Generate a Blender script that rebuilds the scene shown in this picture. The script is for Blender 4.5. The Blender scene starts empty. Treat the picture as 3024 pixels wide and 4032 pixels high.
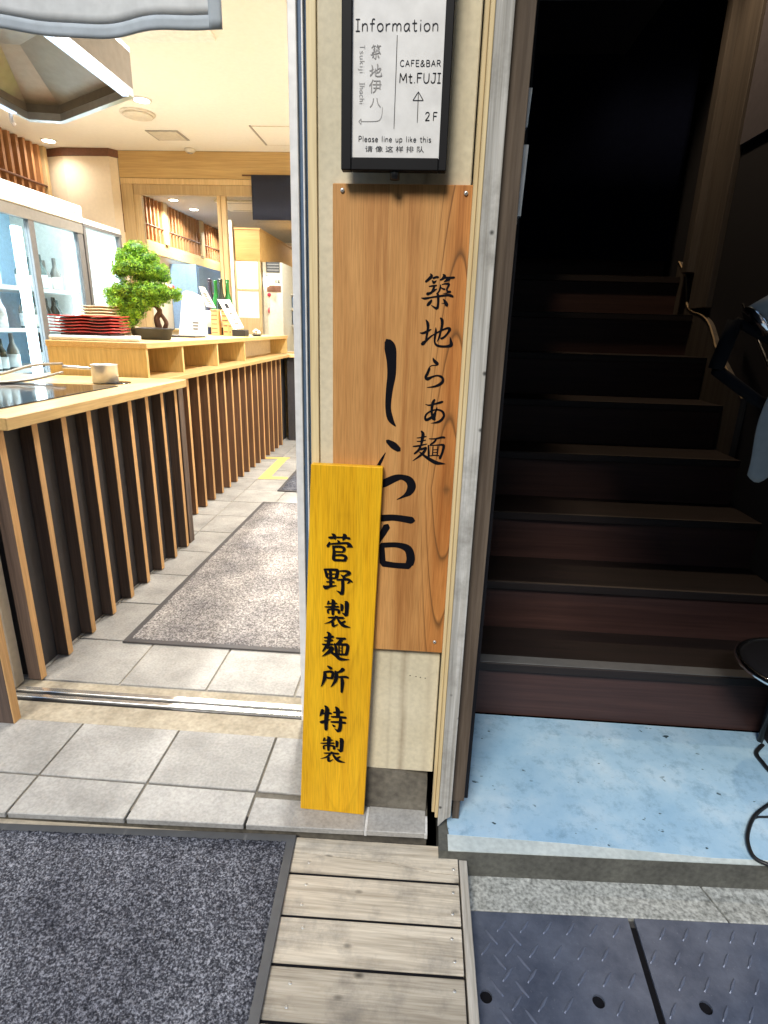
import bpy, bmesh, math, random
from mathutils import Vector, Matrix
from mathutils.geometry import tessellate_polygon
import numpy as np

random.seed(7)
rng = np.random.default_rng(7)
SC = bpy.context.scene
C = SC.collection
R = math.radians

# ------------------------------------------------------------------ camera
cam = bpy.data.cameras.new('camera')
cam.sensor_fit = 'HORIZONTAL'; cam.sensor_width = 36.0; cam.lens = 26.78
cam.clip_start = 0.02; cam.clip_end = 500
co = bpy.data.objects.new('camera', cam); C.objects.link(co)
co.matrix_world = Matrix(((0.99711728, -0.04751897, 0.05915292, 0.0),
                          (0.07090378, 0.30598358, -0.94939281, 0.0),
                          (0.02701435, 0.95085014, 0.3084708, 1.18),
                          (0, 0, 0, 1)))
SC.camera = co
# ------------------------------------------------------------------ sky, sun, exposure
SUN_EL, SUN_AZ = 46.0, -16.0      # elevation; azimuth measured from straight in front of the shop, negative = from the left
wd = bpy.data.worlds.new('World'); SC.world = wd; wd.use_nodes = True
wn = wd.node_tree.nodes; wl = wd.node_tree.links; wn.clear()
sky = wn.new('ShaderNodeTexSky'); sky.sky_type = 'NISHITA'; sky.sun_disc = False
sky.sun_elevation = R(SUN_EL); sky.sun_rotation = R(180 + SUN_AZ); sky.air_density = 1.4; sky.dust_density = 0.3; sky.ozone_density = 2.5
bg = wn.new('ShaderNodeBackground'); bg.inputs['Strength'].default_value = 0.10
wo = wn.new('ShaderNodeOutputWorld'); wl.new(sky.outputs[0], bg.inputs[0]); wl.new(bg.outputs[0], wo.inputs[0])
sl = bpy.data.lights.new('sun', 'SUN'); sl.energy = 1.5; sl.angle = R(18); sl.color = (1.0, 0.93, 0.82)
so = bpy.data.objects.new('sun', sl); C.objects.link(so)
_d = Vector((-math.sin(R(SUN_AZ)) * math.cos(R(SUN_EL)), math.cos(R(SUN_AZ)) * math.cos(R(SUN_EL)), -math.sin(R(SUN_EL))))
so.rotation_euler = _d.to_track_quat('-Z', 'Y').to_euler()
so.location = (0, -2, 6)
vs = SC.view_settings
SC.display_settings.display_device = 'sRGB'
vs.view_transform = 'Standard'; vs.look = 'None'; vs.gamma = 1.0; vs.exposure = 1.35; vs.use_curve_mapping = False
SC.cycles.use_denoising = True
SC.cycles.max_bounces = 10; SC.cycles.diffuse_bounces = 5; SC.cycles.glossy_bounces = 4
SC.cycles.transparent_max_bounces = 16; SC.cycles.transmission_bounces = 4
SC.cycles.sample_clamp_indirect = 6.0; SC.cycles.caustics_reflective = False; SC.cycles.caustics_refractive = False

# ------------------------------------------------------------------ materials
M = {}
def _new(name):
    m = bpy.data.materials.new(name); m.use_nodes = True
    nt = m.node_tree; b = nt.nodes['Principled BSDF']
    M[name] = m
    return m, nt, b
def N(nt, t, **kw):
    n = nt.nodes.new(t)
    for k, v in kw.items():
        if k in n.inputs: n.inputs[k].default_value = v
        else: setattr(n, k, v)
    return n
def coords(nt, scale=(1, 1, 1), rnd=True, rot=(0, 0, 0)):
    tc = N(nt, 'ShaderNodeTexCoord'); mp = N(nt, 'ShaderNodeMapping')
    mp.inputs['Scale'].default_value = scale; mp.inputs['Rotation'].default_value = rot
    src = tc.outputs['Object']
    if rnd:
        oi = N(nt, 'ShaderNodeObjectInfo')
        ml = N(nt, 'ShaderNodeVectorMath', operation='MULTIPLY_ADD')
        cx = N(nt, 'ShaderNodeCombineXYZ')
        for i in range(3): nt.links.new(oi.outputs['Random'], cx.inputs[i])
        nt.links.new(cx.outputs[0], ml.inputs[0]); ml.inputs[1].default_value = (7.3, 5.1, 9.7)
        nt.links.new(src, ml.inputs[2]); src = ml.outputs[0]
    nt.links.new(src, mp.inputs['Vector'])
    return mp.outputs[0]
def ramp(nt, fac, stops):
    r = N(nt, 'ShaderNodeValToRGB'); e = r.color_ramp.elements
    while len(e) > 1: e.remove(e[-1])
    e[0].position = stops[0][0]; e[0].color = (*stops[0][1], 1)
    for p, c in stops[1:]:
        x = e.new(p); x.color = (*c, 1)
    nt.links.new(fac, r.inputs[0])
    return r.outputs[0]
def mixc(nt, fac, a, b, mode='MIX'):
    m = N(nt, 'ShaderNodeMix', data_type='RGBA', blend_type=mode)
    for i, v in ((0, fac), (6, a), (7, b)):
        if hasattr(v, 'is_linked') or hasattr(v, 'node'): nt.links.new(v, m.inputs[i])
        else: m.inputs[i].default_value = v if i == 0 else (*v, 1)
    return m.outputs[2]
def bump(nt, b, h, strength=0.2, dist=0.002):
    bp = N(nt, 'ShaderNodeBump'); bp.inputs['Strength'].default_value = strength; bp.inputs['Distance'].default_value = dist
    nt.links.new(h, bp.inputs['Height']); nt.links.new(bp.outputs[0], b.inputs['Normal'])
def plain(name, col, rough=0.5, metal=0.0, spec=0.5, var=1.0):
    m, nt, b = _new(name)
    b.inputs['Base Color'].default_value = (*col, 1); b.inputs['Roughness'].default_value = rough
    b.inputs['Metallic'].default_value = metal; b.inputs['Specular IOR Level'].default_value = spec
    n = N(nt, 'ShaderNodeTexNoise', Scale=35.0, Detail=4.0)
    nt.links.new(coords(nt, (1, 1, 1)), n.inputs['Vector'])
    c = ramp(nt, n.outputs['Fac'], [(0.3, tuple(v * (1 - 0.10 * var) for v in col)), (0.7, tuple(min(1, v * (1 + 0.06 * var)) for v in col))])
    nt.links.new(c, b.inputs['Base Color'])
    return m
def vary(nt, c, lo, hi):
    oi = N(nt, 'ShaderNodeObjectInfo')
    return mixc(nt, 1.0, c, ramp(nt, oi.outputs['Random'], [(0.0, (lo,) * 3), (0.5, ((lo + hi) / 2,) * 3), (1.0, (hi,) * 3)]), 'MULTIPLY')
def mottled(name, c1, c2, scale=8.0, rough=0.8, bumpst=0.2, fine=120.0, speck=0.25, stretch=(1, 1, 1), rnd=True, bdist=0.002, spec=0.3):
    """two-scale mottled mineral surface"""
    m, nt, b = _new(name)
    v = coords(nt, stretch, rnd)
    n1 = N(nt, 'ShaderNodeTexNoise', Scale=scale, Detail=6.0, Roughness=0.62); nt.links.new(v, n1.inputs['Vector'])
    n2 = N(nt, 'ShaderNodeTexNoise', Scale=fine, Detail=3.0); nt.links.new(v, n2.inputs['Vector'])
    c = ramp(nt, n1.outputs['Fac'], [(0.32, c1), (0.68, c2)])
    s = ramp(nt, n2.outputs['Fac'], [(0.3, (1 - speck,) * 3), (0.65, (1 + 0.0,) * 3)])
    nt.links.new(vary(nt, mixc(nt, 1.0, c, s, 'MULTIPLY'), 0.92, 1.06), b.inputs['Base Color'])
    b.inputs['Roughness'].default_value = rough; b.inputs['Specular IOR Level'].default_value = spec
    bump(nt, b, n2.outputs['Fac'], bumpst, bdist)
    return m
def wood(name, light, dark, axis='Z', freq=60.0, along=1.6, rough=0.55, bumpst=0.15, knots=0.0, contrast=(0.3, 0.7), spec=0.4, grime=None):
    m, nt, b = _new(name)
    k = {'X': 0, 'Y': 1, 'Z': 2}[axis]
    sc = [freq] * 3; sc[k] = along
    v = coords(nt, tuple(sc))
    n1 = N(nt, 'ShaderNodeTexNoise', Scale=1.0, Detail=5.0, Roughness=0.6, Distortion=0.4); nt.links.new(v, n1.inputs['Vector'])
    sc2 = [freq * 4] * 3; sc2[k] = along * 5
    v2 = coords(nt, tuple(sc2))
    n2 = N(nt, 'ShaderNodeTexNoise', Scale=1.0, Detail=3.0); nt.links.new(v2, n2.inputs['Vector'])
    c = ramp(nt, n1.outputs['Fac'], [(contrast[0], dark), (contrast[1], light)])
    s = ramp(nt, n2.outputs['Fac'], [(0.3, (0.8, 0.78, 0.75)), (0.62, (1, 1, 1))])
    c = mixc(nt, 1.0, c, s, 'MULTIPLY')
    if grime:
        n3 = N(nt, 'ShaderNodeTexNoise', Scale=9.0, Detail=6.0, Roughness=0.7); nt.links.new(coords(nt), n3.inputs['Vector'])
        c = mixc(nt, ramp(nt, n3.outputs['Fac'], [(0.48, (0, 0, 0)), (0.72, (0.75, 0.75, 0.75))]), c, grime)
    if knots:
        vk = coords(nt, (22, 22, 22) if axis == 'Z' else (9, 16, 16))
        vo = N(nt, 'ShaderNodeTexVoronoi', Scale=1.0); nt.links.new(vk, vo.inputs['Vector'])
        c = mixc(nt, ramp(nt, vo.outputs['Distance'], [(0.05, (knots,) * 3), (0.13, (0, 0, 0))]), c, tuple(x * 0.25 for x in dark))
    nt.links.new(vary(nt, c, 0.80, 1.14), b.inputs['Base Color']); b.inputs['Roughness'].default_value = rough; b.inputs['Specular IOR Level'].default_value = spec
    bump(nt, b, n1.outputs['Fac'], bumpst, 0.002)
    return m
def emis(name, col, strength):
    m, nt, b = _new(name)
    b.inputs['Base Color'].default_value = (0.8, 0.8, 0.8, 1)
    b.inputs['Emission Color'].default_value = (*col, 1); b.inputs['Emission Strength'].default_value = strength
    return m
def glass(name, tint=(0.94, 0.97, 0.98), refl=0.10, rough=0.02):
    m, nt, b = _new(name); nt.nodes.remove(b)
    t = N(nt, 'ShaderNodeBsdfTransparent'); t.inputs[0].default_value = (*tint, 1)
    g = N(nt, 'ShaderNodeBsdfGlossy'); g.inputs['Roughness'].default_value = rough
    f = N(nt, 'ShaderNodeLayerWeight', Blend=0.5); pw = N(nt, 'ShaderNodeMath', operation='POWER'); pw.inputs[1].default_value = 5.0
    nt.links.new(f.outputs['Facing'], pw.inputs[0])
    mu = N(nt, 'ShaderNodeMath', operation='MULTIPLY_ADD'); mu.inputs[1].default_value = 0.7; mu.inputs[2].default_value = refl * 0.25
    nt.links.new(pw.outputs[0], mu.inputs[0])
    mx = N(nt, 'ShaderNodeMixShader'); nt.links.new(mu.outputs[0], mx.inputs[0]); nt.links.new(t.outputs[0], mx.inputs[1]); nt.links.new(g.outputs[0], mx.inputs[2])
    nt.links.new(mx.outputs[0], nt.nodes['Material Output'].inputs[0])
    return m

# cathedral-grained sign board: straight grain left, arches near one edge
def board_grain(name, light, mid, dark, x0, zc, A, B, amp, rough, lines=1.0):
    m, nt, b = _new(name)
    tc = N(nt, 'ShaderNodeTexCoord'); sp = N(nt, 'ShaderNodeSeparateXYZ'); nt.links.new(tc.outputs['Object'], sp.inputs[0])
    def mth(op, a, c=None):
        n = N(nt, 'ShaderNodeMath', operation=op)
        for i, v in enumerate((a, c)):
            if v is None: continue
            if hasattr(v, 'node'): nt.links.new(v, n.inputs[i])
            else: n.inputs[i].default_value = v
        return n.outputs[0]
    nw = N(nt, 'ShaderNodeTexNoise', Scale=1.0, Detail=3.0); nt.links.new(coords(nt, (14, 14, 5), False), nw.inputs['Vector'])
    wob = mth('MULTIPLY', mth('SUBTRACT', nw.outputs['Fac'], 0.5), amp)
    dx = mth('SUBTRACT', sp.outputs[0], x0); dx = mth('ADD', dx, mth('MULTIPLY', wob, 0.004))
    v = mth('ADD', mth('MULTIPLY', mth('MULTIPLY', dx, dx), A), mth('MULTIPLY', mth('ABSOLUTE', mth('SUBTRACT', sp.outputs[2], zc)), B))
    v = mth('ADD', v, mth('MULTIPLY', wob, 0.35))
    fr = mth('FRACT', v)
    line = ramp(nt, fr, [(0.0, (1, 1, 1)), (0.10, (0.25, 0.25, 0.25)), (0.3, (0, 0, 0)), (0.93, (0, 0, 0)), (1.0, (1, 1, 1))])
    fade = N(nt, 'ShaderNodeMapRange'); fade.inputs['From Min'].default_value = 0.055; fade.inputs['From Max'].default_value = 0.03
    nt.links.new(mth('ABSOLUTE', dx), fade.inputs['Value'])
    lf = mth('MULTIPLY', mth('MULTIPLY', line, fade.outputs[0]), lines)
    n1 = N(nt, 'ShaderNodeTexNoise', Scale=1.0, Detail=6.0, Roughness=0.6, Distortion=0.3); nt.links.new(coords(nt, (34, 34, 0.9), False), n1.inputs['Vector'])
    n2 = N(nt, 'ShaderNodeTexNoise', Scale=1.0, Detail=2.0); nt.links.new(coords(nt, (420, 420, 16), False), n2.inputs['Vector'])
    n3 = N(nt, 'ShaderNodeTexNoise', Scale=3.0, Detail=3.0); nt.links.new(coords(nt, (3, 3, 1), False), n3.inputs['Vector'])
    c = ramp(nt, n1.outputs['Fac'], [(0.30, dark), (0.46, mid), (0.66, light)])
    c = mixc(nt, 1.0, c, ramp(nt, n2.outputs['Fac'], [(0.3, (0.78, 0.76, 0.72)), (0.6, (1, 1, 1))]), 'MULTIPLY')
    c = mixc(nt, 1.0, c, ramp(nt, n3.outputs['Fac'], [(0.3, (0.84, 0.8, 0.78)), (0.6, (1, 1, 1))]), 'MULTIPLY')
    rd = N(nt, 'ShaderNodeMapRange'); rd.inputs['From Min'].default_value = 0.05; rd.inputs['From Max'].default_value = 0.012; rd.inputs['To Max'].default_value = 0.75 * (lines > 0.5)
    nt.links.new(mth('ADD', mth('ABSOLUTE', dx), mth('MULTIPLY', wob, 0.006)), rd.inputs['Value'])
    c = mixc(nt, rd.outputs[0], c, mixc(nt, 1.0, c, (0.92, 0.70, 0.50), 'MULTIPLY'))
    c = mixc(nt, lf, c, tuple(x * 0.42 for x in dark))
    nt.links.new(c, b.inputs['Base Color']); b.inputs['Roughness'].default_value = rough; b.inputs['Specular IOR Level'].default_value = 0.3
    bump(nt, b, n2.outputs['Fac'], 0.12, 0.001)
    return m

board_grain('orange_wood', (0.66, 0.36, 0.13), (0.57, 0.285, 0.095), (0.41, 0.175, 0.052), 0.056, 0.86, 1100.0, 6.5, 1.6, 0.5)
board_grain('yellow_wood', (0.90, 0.52, 0.018), (0.85, 0.465, 0.013), (0.76, 0.385, 0.010), -0.16, 0.80, 260.0, 5.0, 1.4, 0.42, 0.22)
mottled('wall_concrete', (0.64, 0.575, 0.41), (0.76, 0.69, 0.51), 5.0, 0.85, 0.25, 90.0, 0.12)
def rust_streak():
    m = M['wall_concrete']; nt = m.node_tree; b = nt.nodes['Principled BSDF']
    old = b.inputs['Base Color'].links[0].from_socket
    tc = N(nt, 'ShaderNodeTexCoord'); sp = N(nt, 'ShaderNodeSeparateXYZ'); nt.links.new(tc.outputs['Object'], sp.inputs[0])
    nw = N(nt, 'ShaderNodeTexNoise', Scale=1.0, Detail=4.0); nt.links.new(coords(nt, (30, 30, 6), False), nw.inputs['Vector'])
    f = None
    for x, w, k in ((-0.014, 0.013, 0.55), (-0.047, 0.006, 0.22), (0.045, 0.010, 0.22)):
        d = N(nt, 'ShaderNodeMath', operation='SUBTRACT'); nt.links.new(sp.outputs[0], d.inputs[0]); d.inputs[1].default_value = x
        a = N(nt, 'ShaderNodeMath', operation='ABSOLUTE'); nt.links.new(d.outputs[0], a.inputs[0])
        r_ = N(nt, 'ShaderNodeMapRange'); r_.inputs['From Min'].default_value = w; r_.inputs['From Max'].default_value = 0.0; r_.inputs['To Max'].default_value = k
        nt.links.new(a.outputs[0], r_.inputs['Value'])
        if f is None: f = r_.outputs[0]
        else:
            ad = N(nt, 'ShaderNodeMath', operation='ADD'); nt.links.new(f, ad.inputs[0]); nt.links.new(r_.outputs[0], ad.inputs[1]); f = ad.outputs[0]
    mu = N(nt, 'ShaderNodeMath', operation='MULTIPLY'); nt.links.new(f, mu.inputs[0]); nt.links.new(ramp(nt, nw.outputs['Fac'], [(0.3, (0.2, 0.2, 0.2)), (0.6, (1, 1, 1))]), mu.inputs[1])
    nt.links.new(mixc(nt, mu.outputs[0], old, (0.22, 0.15, 0.09)), b.inputs['Base Color'])
rust_streak()
# plinth: damp dark concrete
mottled('plinth_concrete', (0.10, 0.09, 0.075), (0.22, 0.20, 0.16), 9.0, 0.8, 0.35, 60.0, 0.35)
mottled('kerb_concrete', (0.34, 0.35, 0.32), (0.56, 0.57, 0.53), 45.0, 0.9, 0.8, 120.0, 0.6)
mottled('threshold_concrete', (0.30, 0.26, 0.19), (0.44, 0.39, 0.30), 12.0, 0.85, 0.3, 80.0, 0.25)
mottled('asphalt', (0.035, 0.035, 0.037), (0.07, 0.07, 0.07), 20.0, 0.9, 0.6, 150.0, 0.3)
mottled('tile_ceramic', (0.29, 0.282, 0.262), (0.46, 0.448, 0.42), 6.0, 0.5, 0.25, 130.0, 0.24)
mottled('grout', (0.26, 0.24, 0.2), (0.36, 0.34, 0.29), 14.0, 0.9, 0.3)
mottled('grout_white', (0.6, 0.6, 0.58), (0.75, 0.75, 0.72), 14.0, 0.9, 0.3)
wood('deck_wood', (0.68, 0.61, 0.49), (0.38, 0.33, 0.255), 'X', 70.0, 2.6, 0.8, 0.6, 0.95, (0.28, 0.60), 0.2, (0.20, 0.185, 0.165))
wood('deck_trim_wood', (0.52, 0.49, 0.43), (0.30, 0.28, 0.24), 'Y', 70.0, 3.0, 0.8, 0.4, 0.0, (0.3, 0.65), 0.2)
wood('grey_wood', (0.54, 0.535, 0.51), (0.25, 0.245, 0.225), 'Z', 80.0, 1.4, 0.85, 0.7, 0.95, (0.30, 0.60), 0.2, (0.20, 0.19, 0.17))
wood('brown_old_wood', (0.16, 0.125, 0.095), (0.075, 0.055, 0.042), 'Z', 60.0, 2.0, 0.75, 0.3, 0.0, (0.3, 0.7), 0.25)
wood('pale_wood', (0.88, 0.74, 0.44), (0.78, 0.60, 0.32), 'Z', 50.0, 1.2, 0.6, 0.15)
wood('counter_wood', (0.74, 0.53, 0.24), (0.64, 0.42, 0.17), 'Y', 45.0, 1.5, 0.42, 0.08)
wood('box_wood', (0.78, 0.60, 0.27), (0.70, 0.50, 0.20), 'Z', 30.0, 2.0, 0.5, 0.08)
wood('cubby_wood', (0.62, 0.38, 0.14), (0.52, 0.30, 0.10), 'Y', 30.0, 2.0, 0.55, 0.08)
wood('beam_wood', (0.66, 0.45, 0.19), (0.56, 0.36, 0.14), 'X', 30.0, 0.8, 0.5, 0.08)
wood('frame_wood', (0.64, 0.46, 0.24), (0.55, 0.38, 0.18), 'Z', 40.0, 1.0, 0.5, 0.08)
wood('soffit_wood', (0.62, 0.36, 0.12), (0.52, 0.28, 0.08), 'X', 25.0, 0.8, 0.5, 0.08)
# slats: darker sides with a lighter face, as separate materials
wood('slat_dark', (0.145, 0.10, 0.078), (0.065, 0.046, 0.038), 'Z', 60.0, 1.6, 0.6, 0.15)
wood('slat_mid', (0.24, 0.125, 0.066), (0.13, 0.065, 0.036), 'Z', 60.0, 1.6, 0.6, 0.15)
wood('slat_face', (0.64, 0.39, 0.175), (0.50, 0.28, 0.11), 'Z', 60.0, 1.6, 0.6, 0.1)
wood('wall_slat_wood', (0.42, 0.20, 0.075), (0.30, 0.13, 0.05), 'Z', 50.0, 1.5, 0.6, 0.1)
wood('rail_wood', (0.22, 0.09, 0.05), (0.14, 0.06, 0.03), 'Y', 50.0, 1.5, 0.6, 0.1)
plain('panel_dark', (0.048, 0.045, 0.050), 0.7)
plain('black_paint', (0.012, 0.012, 0.013), 0.35)
plain('matte_black', (0.006, 0.006, 0.008), 0.75, spec=0.15)
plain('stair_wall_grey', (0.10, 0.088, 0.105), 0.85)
plain('bar_steel', (0.18, 0.205, 0.275), 0.5, 0.45)
plain('black_frame', (0.006, 0.006, 0.007), 0.55, spec=0.2)
plain('ink', (0.005, 0.005, 0.008), 0.7, spec=0.08)
plain('ink_grey', (0.03, 0.03, 0.035), 0.7, spec=0.1)
plain('ink_pale', (0.28, 0.27, 0.26), 0.6)
plain('paper', (0.74, 0.735, 0.715), 0.5)
plain('card', (0.78, 0.72, 0.62), 0.6)
plain('white_plastic', (0.82, 0.82, 0.80), 0.4)
plain('cream_panel', (0.78, 0.72, 0.58), 0.6)
plain('plaster_warm', (0.68, 0.57, 0.42), 0.85, var=0.4)
plain('plaster_beige', (0.62, 0.55, 0.44), 0.85)  # slightly greyer beige than the warm plaster
plain('ceiling_paint', (0.84, 0.82, 0.77), 0.9, var=0.25)
plain('ceiling_grey', (0.34, 0.31, 0.27), 0.9)
plain('vent_plastic', (0.66, 0.61, 0.52), 0.5)
plain('vent_edge', (0.35, 0.33, 0.30), 0.5)
plain('aluminium', (0.80, 0.82, 0.85), 0.28, 0.75)
plain('aluminium_white', (0.82, 0.83, 0.84), 0.35, 0.2)
plain('blue_frame', (0.10, 0.16, 0.26), 0.4, 0.2)
plain('rail_metal', (0.86, 0.84, 0.78), 0.25, 0.85)
plain('steel', (0.66, 0.67, 0.69), 0.34, 0.6)
plain('hood_steel', (0.30, 0.265, 0.21), 0.36, 0.7)
plain('hood_side', (0.19, 0.165, 0.13), 0.8, 0.0, 0.15)
plain('hood_rim', (0.50, 0.52, 0.54), 0.30, 0.7)
plain('chrome', (0.85, 0.86, 0.88), 0.08, 1.0)
plain('fridge_white', (0.80, 0.77, 0.68), 0.35)
plain('fridge_grey', (0.20, 0.185, 0.16), 0.4, 0.3)
plain('fridge_frame', (0.16, 0.155, 0.15), 0.4, 0.4)
plain('fridge_liner', (0.38, 0.58, 0.76), 0.5)
plain('fridge_bottle', (0.10, 0.14, 0.13), 0.2)
plain('bottle_label', (0.75, 0.77, 0.75), 0.6)
plain('sake_glass_green', (0.02, 0.16, 0.03), 0.12)
plain('sake_glass_dark', (0.02, 0.028, 0.02), 0.12)
plain('sake_glass_purple', (0.035, 0.03, 0.05), 0.15)
plain('cloth_white', (0.62, 0.64, 0.64), 0.85)
plain('cloth_hem', (0.40, 0.45, 0.49), 0.85)
plain('cloth_navy', (0.012, 0.016, 0.035), 0.8)
plain('cloth_grey', (0.40, 0.42, 0.40), 0.85)
plain('lacquer_red', (0.50, 0.055, 0.05), 0.22)
plain('lacquer_dark', (0.05, 0.012, 0.01), 0.2)
plain('plate_cream', (0.74, 0.64, 0.44), 0.45)
plain('pot_black', (0.022, 0.024, 0.026), 0.5)
plain('soil', (0.16, 0.12, 0.09), 0.95)
plain('bark', (0.12, 0.06, 0.04), 0.9)
plain('cooktop', (0.02, 0.022, 0.03), 0.08)
plain('red_plastic', (0.62, 0.03, 0.07), 0.4)
plain('slate_board', (0.06, 0.06, 0.06), 0.7)
plain('tape_yellow', (0.66, 0.50, 0.15), 0.6)
plain('kitchen_blue', (0.22, 0.36, 0.60), 0.4)
plain('kitchen_shelf', (0.70, 0.62, 0.48), 0.6)
plain('parcel', (0.60, 0.38, 0.16), 0.7)
plain('rubber_edge', (0.105, 0.105, 0.105), 0.7)
plain('rubber_dark', (0.06, 0.055, 0.055), 0.7)
plain('cable_black', (0.008, 0.009, 0.011), 0.45)
plain('screw_metal', (0.75, 0.74, 0.70), 0.3, 0.7)
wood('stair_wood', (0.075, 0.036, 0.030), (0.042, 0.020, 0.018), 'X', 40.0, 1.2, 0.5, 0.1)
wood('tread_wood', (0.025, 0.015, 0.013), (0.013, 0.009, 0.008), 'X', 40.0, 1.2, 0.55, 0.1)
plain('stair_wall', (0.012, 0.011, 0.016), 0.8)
wood('newel_wood', (0.15, 0.125, 0.105), (0.09, 0.075, 0.065), 'Z', 40.0, 1.2, 0.6, 0.1)
plain('nosing_metal', (0.13, 0.13, 0.13), 0.6, 0.2)
plain('nosing_brown', (0.075, 0.055, 0.042), 0.5)  # brown, paler than the treads
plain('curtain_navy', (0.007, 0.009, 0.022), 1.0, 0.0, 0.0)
plain('lit_edge_strip', (0.40, 0.29, 0.17), 0.5)  # pale strip colour stands in for lamplight on the stringer's top edge
mottled('building_plaster', (0.24, 0.23, 0.22), (0.32, 0.31, 0.29), 4.0, 0.9, 0.2)
glass('pane_glass'); glass('fridge_glass', (0.86, 0.93, 0.97), 0.12)
emis('lamp_glow', (1.0, 0.90, 0.72), 14.0)
emis('lantern_glow', (1.0, 0.95, 0.82), 4.0)
emis('tube_glow', (0.80, 0.93, 1.0), 3.6)
emis('panel_glow', (0.55, 0.80, 1.0), 0.7)
emis('strip_glow', (0.42, 0.70, 1.0), 0.55)

# carpet pile, painted landing, drain steel: special
def carpet(name, dark, mid, light, sc, patch=0.30):
    m, nt, b = _new(name)
    v = coords(nt, (1, 1, 1), False)
    n = N(nt, 'ShaderNodeTexNoise', Scale=sc, Detail=2.0, Roughness=0.6); nt.links.new(v, n.inputs['Vector'])
    n2 = N(nt, 'ShaderNodeTexNoise', Scale=5.0, Detail=3.0); nt.links.new(v, n2.inputs['Vector'])
    c = ramp(nt, n.outputs['Fac'], [(0.36, dark), (0.5, mid), (0.66, light)])
    c = mixc(nt, 1.0, c, ramp(nt, n2.outputs['Fac'], [(0.3, (0.6, 0.6, 0.62)), (0.65, (1.1, 1.1, 1.08))]), 'MULTIPLY')
    n5 = N(nt, 'ShaderNodeTexNoise', Scale=sc * 0.32, Detail=2.0); nt.links.new(v, n5.inputs['Vector'])
    c = mixc(nt, 1.0, c, ramp(nt, n5.outputs['Fac'], [(0.3, (1 - patch,) * 3), (0.68, (1 + patch * 0.7,) * 3)]), 'MULTIPLY')
    nt.links.new(c, b.inputs['Base Color']); b.inputs['Roughness'].default_value = 0.95; b.inputs['Specular IOR Level'].default_value = 0.1
carpet('mat_pile', (0.022, 0.023, 0.030), (0.075, 0.078, 0.094), (0.25, 0.258, 0.295), 215.0)
carpet('inner_mat_pile', (0.12, 0.11, 0.107), (0.235, 0.22, 0.212), (0.42, 0.395, 0.38), 140.0, 0.10)
def landing_paint():
    m, nt, b = _new('landing_paint')
    v = coords(nt, (1, 1, 1), False)
    n = N(nt, 'ShaderNodeTexNoise', Scale=4.5, Detail=6.0, Roughness=0.65); nt.links.new(v, n.inputs['Vector'])
    n2 = N(nt, 'ShaderNodeTexNoise', Scale=26.0, Detail=6.0, Roughness=0.75); nt.links.new(v, n2.inputs['Vector'])
    n3 = N(nt, 'ShaderNodeTexNoise', Scale=7.0, Detail=1.0); nt.links.new(coords(nt, (2.2, 3.4, 1), False), n3.inputs['Vector'])
    n4 = N(nt, 'ShaderNodeTexNoise', Scale=34.0, Detail=2.0, Roughness=0.4); nt.links.new(coords(nt, (1, 1.6, 1), False), n4.inputs['Vector'])
    c = ramp(nt, n.outputs['Fac'], [(0.3, (0.26, 0.45, 0.63)), (0.5, (0.35, 0.54, 0.70)), (0.7, (0.50, 0.65, 0.76))])
    c = mixc(nt, ramp(nt, n2.outputs['Fac'], [(0.50, (0, 0, 0)), (0.76, (0.75, 0.75, 0.75))]), c, (0.15, 0.27, 0.38))
    ch = ramp(nt, n4.outputs['Fac'], [(0.705, (0, 0, 0)), (0.72, (1, 1, 1))])
    gate = ramp(nt, n3.outputs['Fac'], [(0.47, (0, 0, 0)), (0.56, (1, 1, 1))])
    c = mixc(nt, mixc(nt, 1.0, ch, gate, 'MULTIPLY'), c, (0.03, 0.06, 0.08))
    nt.links.new(c, b.inputs['Base Color']); b.inputs['Roughness'].default_value = 0.55; b.inputs['Specular IOR Level'].default_value = 0.3
    bump(nt, b, n2.outputs['Fac'], 0.25, 0.002)
landing_paint()
mottled('edge_paint', (0.48, 0.55, 0.55), (0.62, 0.68, 0.66), 10.0, 0.7, 0.2, 80.0, 0.15)
mottled('landing_face', (0.085, 0.085, 0.075), (0.15, 0.15, 0.13), 10.0, 0.9, 0.4, 90.0, 0.3)
def drain_steel():
    m, nt, b = _new('drain_steel')
    v = coords(nt, (1, 1, 1), False)
    n = N(nt, 'ShaderNodeTexNoise', Scale=9.0, Detail=7.0, Roughness=0.7); nt.links.new(v, n.inputs['Vector'])
    n2 = N(nt, 'ShaderNodeTexNoise', Scale=160.0, Detail=3.0); nt.links.new(v, n2.inputs['Vector'])
    c = ramp(nt, n.outputs['Fac'], [(0.28, (0.09, 0.11, 0.165)), (0.72, (0.24, 0.275, 0.36))])
    c = mixc(nt, ramp(nt, n2.outputs['Fac'], [(0.66, (0, 0, 0)), (0.75, (0.5, 0.5, 0.5))]), c, (0.35, 0.38, 0.42))
    nt.links.new(c, b.inputs['Base Color']); b.inputs['Roughness'].default_value = 0.42; b.inputs['Metallic'].default_value = 0.55
    bump(nt, b, n2.outputs['Fac'], 0.3, 0.001)
drain_steel()
def foliage_mat():
    m, nt, b = _new('foliage')
    n = N(nt, 'ShaderNodeTexNoise', Scale=38.0, Detail=3.0); nt.links.new(coords(nt, (1, 1, 1), False), n.inputs['Vector'])
    c = ramp(nt, n.outputs['Fac'], [(0.3, (0.06, 0.19, 0.014)), (0.5, (0.22, 0.45, 0.028)), (0.7, (0.48, 0.70, 0.06))])
    nt.links.new(c, b.inputs['Base Color']); b.inputs['Roughness'].default_value = 0.6
foliage_mat()
plain('foliage_core', (0.04, 0.12, 0.012), 0.7)

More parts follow.
